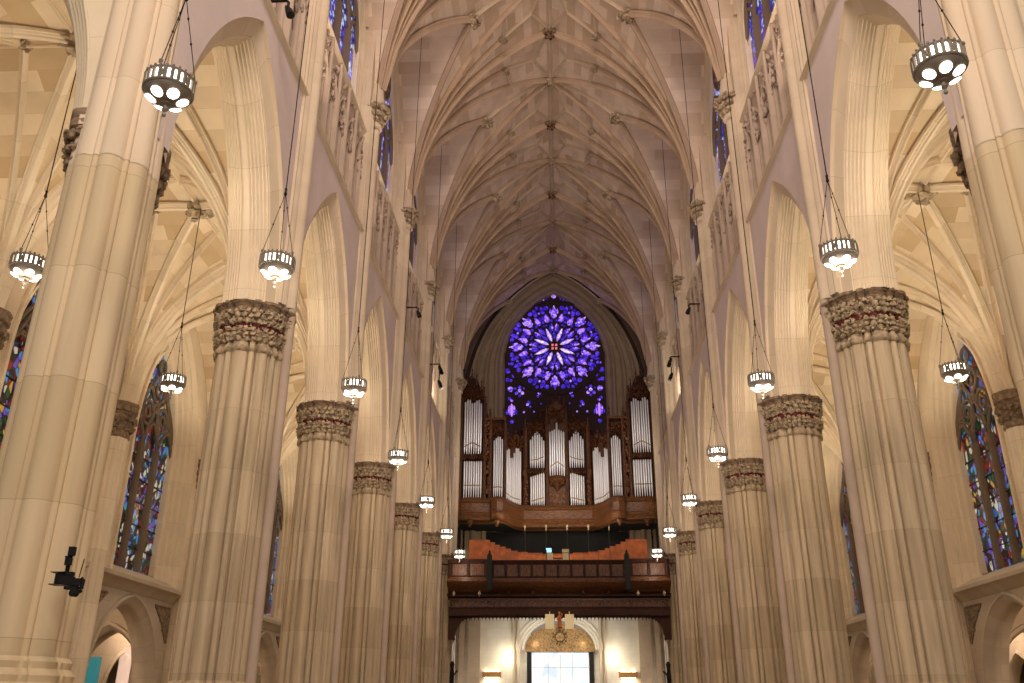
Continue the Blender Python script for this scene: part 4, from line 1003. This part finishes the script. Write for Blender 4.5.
# case: silhouettes as thick boards behind the pipes, dark for the shade between them, cornices and carved canopies
def both(f):
    for q in (1, -1): f(q)
def mx(q, x): return x if q == 1 else 2*MX-x
def outline(q, pts, y0, th): 
    mb = MB(); mb.extrude([(mx(q, x), y0, z) for x, z in pts], (0, th, 0)); return mb
def finial(mb, x, yy, z, h=.5, r=.07):
    mb.lathe([(r, z-.1), (r*1.2, z), (r*.5, z+.05), (r*.7, z+h*.3), (r*.35, z+h*.5), (r*.75, z+h*.62), (r*.2, z+h*.75), (0, z+h)], (x, yy, 0), 6)
def case_half(q):
    KO(outline(q, [(-6.2, 12.6), (-6.2, 20.9), (-5.95, 21.9), (-5.55, 22.3), (-5.1, 21.9), (-4.68, 20.6), (-4.68, 20.2), (-4.4, 19.6), (-4.3, 12.6)], 54.55, 1.4), 'case', 'walnut')
    KO(outline(q, [(-4.35, 12.6), (-4.35, 19.1), (-3.25, 19.1), (-3.2, 12.6)], 54.45, 1.3), 'case', 'walnut')
    # slanting wing wall
    mb = MB(); a = (mx(q, -3.25), 54.95); b = (mx(q, -2.15), 57.05)
    top = [18.2, 18.0, 18.35, 18.6, 18.9]
    P_ = [[(a[0]+(b[0]-a[0])*k/4, a[1]+(b[1]-a[1])*k/4, 12.6) for k in range(5)], [(a[0]+(b[0]-a[0])*k/4, a[1]+(b[1]-a[1])*k/4, top[k]) for k in range(5)]]
    mb.grid(P_); mb.grid([[(p[0], p[1]+.2, p[2]) for p in r] for r in P_]); mb.grid([[(p[0], p[1], p[2]) for p in P_[1]], [(p[0], p[1]+.2, p[2]) for p in P_[1]]]); KO(mb, 'case', 'oak')
    KO(outline(q, [(-2.35, 12.4), (-2.35, 19.2), (-1.75, 19.6), (-1.3, 20.2), (-1.02, 20.6), (-.8, 20.5), (-.5, 20.7), (-.42, 12.4)], 57.0, .6), 'case', 'walnut')
    # stiles between the pipe fields
    for x, yy, z0, z1, wd in ((-6.1, 54.3, 13.3, 20.6, .22), (-4.55, 54.3, 13.3, 20.2, .2), (-4.2, 54.3, 13.3, 19.1, .2), (-3.25, 54.25, 13.3, 18.8, .16), (-2.05, 56.75, 13, 19.4, .22), (-.6, 56.7, 13, 20.2, .16)):
        mb = MB(); mb.box((mx(q, x), yy, (z0+z1)/2), (wd, .3, z1-z0)); mb.tube([(mx(q, x), yy-.17, z0), (mx(q, x), yy-.17, z1)], wd*.3, 8); finial(mb, mx(q, x), yy-.1, z1, .7, .1)
        KO(mb, 'stile', 'oak')
    # carved console figures between towers
    mb = MB(); random.seed(5)
    for k in range(26): mb.blob((mx(q, -4.38+random.uniform(-.13, .13)), 54.12, 14.3+k*.19), (.12, .1, .13), k, .5)
    KO(mb, 'carving', 'oak2', None, ang=60); mb = MB()
    for k in range(22): mb.blob((mx(q, -2.05+random.uniform(-.1, .1)), 56.55, 13.8+k*.13), (.1, .1, .1), k, .5)
    KO(mb, 'carving', 'oak2', None, ang=60)
    # carved rails / canopies above pipe fields
    mb = MB(); random.seed(9)
    def canopy(x0, x1, yy, z0, z1, n, sag=.25):
        for k in range(n+1):
            t = k/n; x = x0+(x1-x0)*t
            zlow = z0 - sag*abs(math.cos(PI*2*t))
            for j in range(int((z1-zlow)/.16)+1):
                mb.blob((mx(q, x+random.uniform(-.03, .03)), yy+random.uniform(-.05, .05), zlow+.16*j), (.07, .08, .1), k+j, .5)
    canopy(-6.05, -4.65, 54.25, 20.75, 21.3, 12); canopy(-5.95, -4.7, 54.2, 16.62, 16.75, 12, .1)
    canopy(-4.1, -3.3, 54.3, 18.3, 18.9, 8, .2); canopy(-1.85, -.72, 56.78, 19.35, 19.7, 9, .5); canopy(-1.85, -.72, 56.75, 16.3, 16.4, 9, .08)
    for k in range(9):
        t = k/8; 
        for j in range(4): mb.blob((mx(q, -3.2+1.05*t), 54.9+1.95*t, 17.75+.25*math.cos(4*PI*t)+.2*j+.3*t), (.1, .12, .13), k*3+j, .5)
    KO(mb, 'carved_canopy', 'oak', None, ang=60)
    mb = MB()
    for x in (-6.05, -5.8, -5.5, -5.2, -4.85): finial(mb, mx(q, x), 54.5, 21.2+(.9-abs(x+5.5)*1.3), .9, .09)
    KO(mb, 'pinnacle', 'oak'); mb = MB()
    mb.box((mx(q, -3.8), 54.35, 19.15), (1.2, .5, .18))
    for x in (-4.25, -3.35): finial(mb, mx(q, x), 54.3, 19.3, .8, .1)
    KO(mb, 'turret_cornice', 'oak'); mb = MB()
    # crockets up the sweeping shoulders of the centre
    for k in range(14):
        t = k/13; x = -2.3+1.5*t; z = 19.2+1.4*t**1.6; mb.blob((mx(q, x), 56.95, z), (.09, .12, .1), k, .5)
    KO(mb, 'crocketing', 'oak')
both(case_half)
mb = MB(); mb.extrude([(-.5, 56.65, 18.9), (-.5, 56.65, 20.6), (-.3, 56.65, 20.9), (.05, 56.65, 21.3), (.4, 56.65, 20.9), (.6, 56.65, 20.6), (.6, 56.65, 18.9)], (0, .8, 0)); KO(mb, 'case', 'oak'); mb = MB()
mb.extrude([(-.5, 56.7, 12.4), (-.5, 56.7, 19), (.6, 56.7, 19), (.6, 56.7, 12.4)], (0, .5, 0)); KO(mb, 'case', 'oak')
mb = MB(); random.seed(3)
for k in range(60): mb.blob((.05+random.uniform(-.5, .5), 56.5-.12*random.random(), 19.55+random.random()*1.1), (.08, .08, .11), k, .5)
for x in (-.48, -.2, .05, .3, .58): finial(mb, x, 56.6, 20.7+(.5-abs(x-.05)*.6), .6, .08)
KO(mb, 'carved_canopy', 'oak', None, ang=60)
mb = MB(); mb.lathe([(0, 14.95), (.1, 14.98), (.12, 15.08), (.3, 15.25), (.45, 15.45), (.58, 15.6), (.62, 15.7), (.56, 15.76), (.62, 15.84), (.5, 15.88)], (.05, 56.6, 0), 20)
for k in range(16): mb.blob((.05+.45*math.cos(k*PI/8), 56.6+.45*math.sin(k*PI/8), 15.42), (.09, .09, .12), k, .5)
KO(mb, 'pendant_bowl', 'oak')
mb = MB()
for k in range(40): mb.blob((.05+random.uniform(-.42, .42), 56.68, 13.7+random.random()*1.1), (.1, .03, .1), k, .5)
KO(mb, 'relief_panel', 'oak2', ang=60)
# base cornice running in plan from the towers back to the centre
base_plan = [(-6.2, 54.1), (-5.4, 53.95), (-4.6, 54.1), (-4.15, 54.1), (-4.05, 53.85), (-3.7, 53.7), (-3.35, 53.85), (-3.2, 54.2), (-3.05, 54.75), (-2.8, 55.5), (-2.45, 56.1), (-2.15, 56.4)]
bp = [(x, y_) for x, y_ in base_plan] + [(mx(-1, x), y_) for x, y_ in base_plan[::-1]]
mb = MB(); plan_sweep(mb, [(-.35, 14.0), (-.05, 13.98), (.0, 13.88), (.12, 13.80), (.14, 13.70), (.02, 13.62)], bp); KO(mb, 'base_cornice', 'oak2')
mb = MB(); plan_sweep(mb, [(.02, 13.62), (.02, 13.05)], bp); KO(mb, 'base_panel', 'oak2')
mb = MB(); plan_sweep(mb, [(.02, 13.08), (.12, 13.05), (.16, 12.95), (.10, 12.82), (.02, 12.75), (-.02, 12.6), (-.25, 12.48), (-.6, 12.42)], bp); KO(mb, 'base_moulding', 'oak2')
mb = MB(); o_ = [(x, y_+.1, 12.5) for x, y_ in bp] + [(6.3, 57.6, 12.5), (-6.2, 57.6, 12.5)]; mb.poly(o_); KO(mb, 'underside', 'black')  # coloured black for the deep shade below the case
for x, yy in ((-5.4, 54.0), (-3.7, 53.8), (3.8, 53.8), (5.5, 54.0)): mb = MB(); mb.lathe([(0, 12.1), (.1, 12.18), (.06, 12.25), (.16, 12.35), (.2, 12.5)], (x, yy, 0), 10); KO(mb, 'pendant', 'oak2')
for x in (-2.05, -.72, .62, 1.95, 3.25):
    mb = MB(); mb.tube([(x, 55.9, 7.86), (x, 55.9, 12.5)], .045, 10); ps = KL(mb, 'post', 'iron'); mb = MB(); mb.lathe([(.04, 12.2), (.06, 12.27), (.04, 12.33), (.075, 12.4), (.07, 12.5), (.04, 12.55)], (x, 55.6, 0), 10); KL(mb, 'post_cap', 'carve', ps)
mb = MB(); mb.box((0, 57.5, 10.15), (13, .1, 4.6)); mb.box((-6.3, 55.5, 10.15), (.1, 4, 4.6)); mb.box((6.35, 55.5, 10.15), (.1, 4, 4.6)); KL(mb, 'void_shade_sheet', 'black')  # black sheets stand in for the unlit void under the organ
# light on the organ front, plus added beams to brighten the loft panels
for q in (-1, 1):
    light('SPOT', 'loft_fill_spot', (q*5.4, 42.9, 9.0), 480, (1, .90, .74), .15, (-q*.2, 51, 6.7), 26)
    light('SPOT', 'organ_spot', (q*5.9, 40.8, 17.9), 3200, (1, .9, .82), .2, (-q*3.0, 55.5, 15.5), 34)
light('AREA', 'organ_footlight', (0, 53.2, 11.3), 130, (1, .80, .58), 7, (0, 55.8, 14.5), sy=.3)

# ------------------------------------------------------------------ floor
mb = MB(); mb.quad((-20, -10, 0), (20, -10, 0), (20, 60, 0), (-20, 60, 0)); struct(mb.build('floor', 'floor'))

# ------------------------------------------------------------------ lanterns
def make_lantern(cord, grp):
    t = thing('hanging_lantern', 'lantern', 'lantern', (0, 0, 0), 0, grp)
    R = .325
    mb = MB(); mb.lathe([(R-.012, .0), (R-.012, .19)], n=24); mb.lathe([(0, .02), (R-.03, .02)], n=24); mb.build('glass_drum', 'glow', t)
    mb = MB()
    for z in (.0, .2):
        mb.tube([(R*math.cos(2*PI*k/32), R*math.sin(2*PI*k/32), z) for k in range(33)], .022, 6, False)
    for k in range(24):
        a = 2*PI*k/24; c, s_ = math.cos(a), math.sin(a)
        if k % 4 in (0, 1): mb.tube([(R*c, R*s_, 0), (R*c, R*s_, .2)], .028, 5)
        else:
            a2 = a + 2*PI/24; c2, s2 = math.cos(a2), math.sin(a2)
            if k % 4 == 2:
                mb.tube([(R*c, R*s_, 0), (R*c2, R*s2, .2)], .02, 5); mb.tube([(R*c2, R*s2, 0), (R*c, R*s_, .2)], .02, 5)
            mb.tube([(R*c, R*s_, 0), (R*c, R*s_, .2)], .022, 5)
        mb.blob((R*c, R*s_, .24), (.02, .02, .026), k, .2)
    for k in range(3):
        a = 2*PI*k/3+.5; mb.blob((R*math.cos(a), R*math.sin(a), .28), (.035, .035, .05), k, .1)
    mb.build('pierced_rim', 'lmetal', t)
    mb = MB()
    rows = []
    for r, z in ((R, 0), (R*.97, -.04), (R*.84, -.10), (R*.6, -.155), (R*.3, -.185), (0.02, -.19)): rows.append([(r*math.cos(2*PI*k/24), r*math.sin(2*PI*k/24), z) for k in range(24)])
    mb.grid(rows, None, cu=True)
    mb.lathe([(.07, -.18), (.08, -.21), (.03, -.23), (.025, -.26), (.045, -.29), (.025, -.32), (.012, -.34), (.03, -.37), (.025, -.40), (0, -.42)], n=12)
    mb.build('bowl', 'lmetal', t)
    for k in range(6):
        a = 2*PI*k/6+.3; mb = MB()
        c = Vector((math.cos(a)*.21, math.sin(a)*.21, -.135)); nn = Vector((math.cos(a)*.45, math.sin(a)*.45, -1)).normalized()
        u = nn.orthogonal().normalized(); u = Vector((-math.sin(a), math.cos(a), 0)); v = nn.cross(u)
        rows = [[c + nn*(.025*(1-(j/3)**2)+.006) + (u*math.cos(2*PI*q/12)*.082 + v*math.sin(2*PI*q/12)*.088)*(j/3+.001) for q in range(12)] for j in range(4)]
        mb.grid(rows, None, cu=True); mb.build('globe', 'glow', t)
    mb = MB()
    for k in range(3):
        a = 2*PI*k/3+.5; p = Vector((R*math.cos(a), R*math.sin(a), .28)); q = Vector((0, 0, 1.72))
        mb.tube([p, q], .007, 5)
        for f in (.45, .75): mb.blob(p.lerp(q, f), (.018, .018, .03), k, .1)
    mb.build('chain', 'iron', t)
    mb = MB(); mb.tube([(0, 0, 1.67), (0, 0, cord)], .012, 5); mb.lathe([(0, 1.65), (.035, 1.69), (.02, 1.77), (.03, 1.82), (0, 1.87)], n=8); mb.build('cord', 'iron', t)
    return t
l0 = make_lantern(28.8-9.66, 'lanterns of the nave')
pos = []
for s in (-1, 1):
    for i, y in enumerate([9.7]+BAYS):
        if i == 0: lab = 'largest hanging lantern at the upper %s, in front of the crossing pier' % side_word[s]
        else: lab = 'hanging lantern over the %s side of the nave, %s behind the largest one' % (side_word[s], ORD[i-1])
        pos.append(((s*(5.27+(.09 if s < 0 else -.05) if i == 0 else 5.42), 49.0 if i == 6 else y, 9.66), lab))
for k, (lc, lab) in enumerate(pos):
    if k == 0: l0.location = lc; l0['label'] = lab
    else: dup(l0, lc, (k*1.3) % 2, lab)
a0 = make_lantern(15.25-9.75, 'lanterns of the aisles')
ap = [((-10.45, 15, 9.75), 'hanging aisle lantern at the far left edge beyond the crossing pier'), ((-10.3, 21.7, 9.75), 'hanging aisle lantern before the tall left stained glass window'),
      ((-10.45, 43, 9.75), 'tiny aisle lantern between far left pillars'), ((10.3, 21.7, 9.75), 'hanging aisle lantern before the tall right stained glass window'), ((10.45, 43, 9.75), 'tiny aisle lantern between far right pillars')]
for k, (lc, lab) in enumerate(ap):
    if k == 0: a0.location = lc; a0['label'] = lab
    else: dup(a0, lc, k*.7, lab)

# ------------------------------------------------------------------ spotlights on brackets, fixtures
def bracket(x, y, z, s, lab, heads=1):
    t = thing('bracket_spotlight', lab, 'spotlight', (x, y, z), 0, 'bracket spotlights on the string course')
    mb = MB(); mb.tube([(s*.5, 0, .0), (0, 0, 0), (-s*.05, 0, -.05), (-s*.05, 0, -.25)], .035, 8); mb.build('arm', 'iron', t)
    for h in range(heads):
        mb = MB(); zz = -.3-.8*(h // 2); yy = .22*(1 if h % 2 else -1) if heads > 1 else 0
        mb.tube([(-s*.02, yy, zz+.12), (-s*.08, yy, zz), (-s*.14, yy-.02, zz-.16)], [.05, .085, .10], 12)
        if heads > 1: mb.tube([(-s*.03, yy, zz+.1), (-s*.03, 0, zz+.15), (-s*.03, 0, -.1)], .025, 6)
        mb.build('lamp_head', 'black', t)
bracket(-6.05, 15.3, 16.78, -1, 'black bracket spotlight high on the left wall near the first arch')
bracket(-6.0, 34.6, 18.0, -1, 'black bracket spotlight on the left wall halfway down the nave')
bracket(-6.0, 42.2, 18.3, -1, 'cluster of black spotlights on the left wall near the organ', 4)
bracket(6.0, 35.4, 18.3, 1, 'black bracket spotlight on the right wall halfway down the nave')
bracket(6.0, 42.4, 18.6, 1, 'cluster of black spotlights on the right wall near the organ', 4)
for s in (-1, 1):
    light('SPOT', 'bracket_beam', (s*5.7, 42.3, 16.9), 260, (1, .86, .66), .1, (s*6.6, 45.0, 18.5), 80)
# black camera and lamp rig on the left pier
t = thing('camera_rig', 'black camera and lamp rig clamped low on the left crossing pier', 'camera', (-6.06, 10.80, 3.16))
t.scale = (.76, .76, .76)
mb = MB(); mb.tube([(-.05, .05, .1), (0, -.05, .5)], .035, 8); mb.box((-.02, -.02, .30), (.1, .06, .12)); mb.box((.02, -.04, .46), (.09, .09, .14)); mb.tube([(-.1, 0, .38), (.02, 0, .38)], .015); mb.build('mast', 'black', t)
mb = MB(); mb.box((-.12, .02, .03), (.12, .14, .16)); mb.box((-.13, .02, .125), (.24, .2, .014)); mb.box((-.13, .02, -.065), (.24, .2, .014)); mb.build('clamp', 'iron', t)
mb = MB(); mb.box((.02, -.02, 0), (.20, .12, .12)); mb.box((.17, -.02, -.03), (.20, .11, .11)); mb.box((.12, -.02, -.12), (.22, .09, .05)); mb.box((.05, -.02, .1), (.12, .08, .06)); mb.tube([(.25, -.02, .03), (.29, -.02, .0), (.28, -.02, -.14)], .03, 8); mb.build('body', 'black', t)
mb = MB(); mb.tube([(.18, -.1, -.2), (.20, 0, -.2)], .062, 14); mb.tube([(.20, 0, -.2), (.28, 0, -.16)], .03, 8); mb.build('lens', 'black', t)
mb = MB(); mb.tube([(.18, .03, .05), (.21, .03, .35)], .008, 6); mb.build('antenna', 'black', t)
mb = MB(); mb.blob((.30, -.02, .0), (.02, .02, .02), 1, .0); mb.build('indicator', 'paper', t)
# slim standards at the loft ends
for s in (-1, 1):
    t = thing('lamp_standard', 'slim dark standard with a pale rod by the %s end under the loft' % side_word[s], 'lamp stand', (s*6.0, 52.0, 0), 0, 'standards under the loft')
    mb = MB(); mb.lathe([(.2, 0), (.2, .1), (.06, .2), (.06, 3.0), (.12, 3.1), (.13, 3.5), (.1, 3.9), (.14, 4.1), (.06, 4.25)], n=12); mb.tube([(-s*.05, 0, 3.5), (-s*.3, -.05, 3.75)], .05); mb.build('stand', 'black', t)
    mb = MB(); mb.tube([(0, 0, 4.2), (s*.0, 0, 5.0), (-s*.06, 0, 5.6), (-s*.12, 0, 6.0)], .05, 8); mb.build('rod', 'pipe', t)
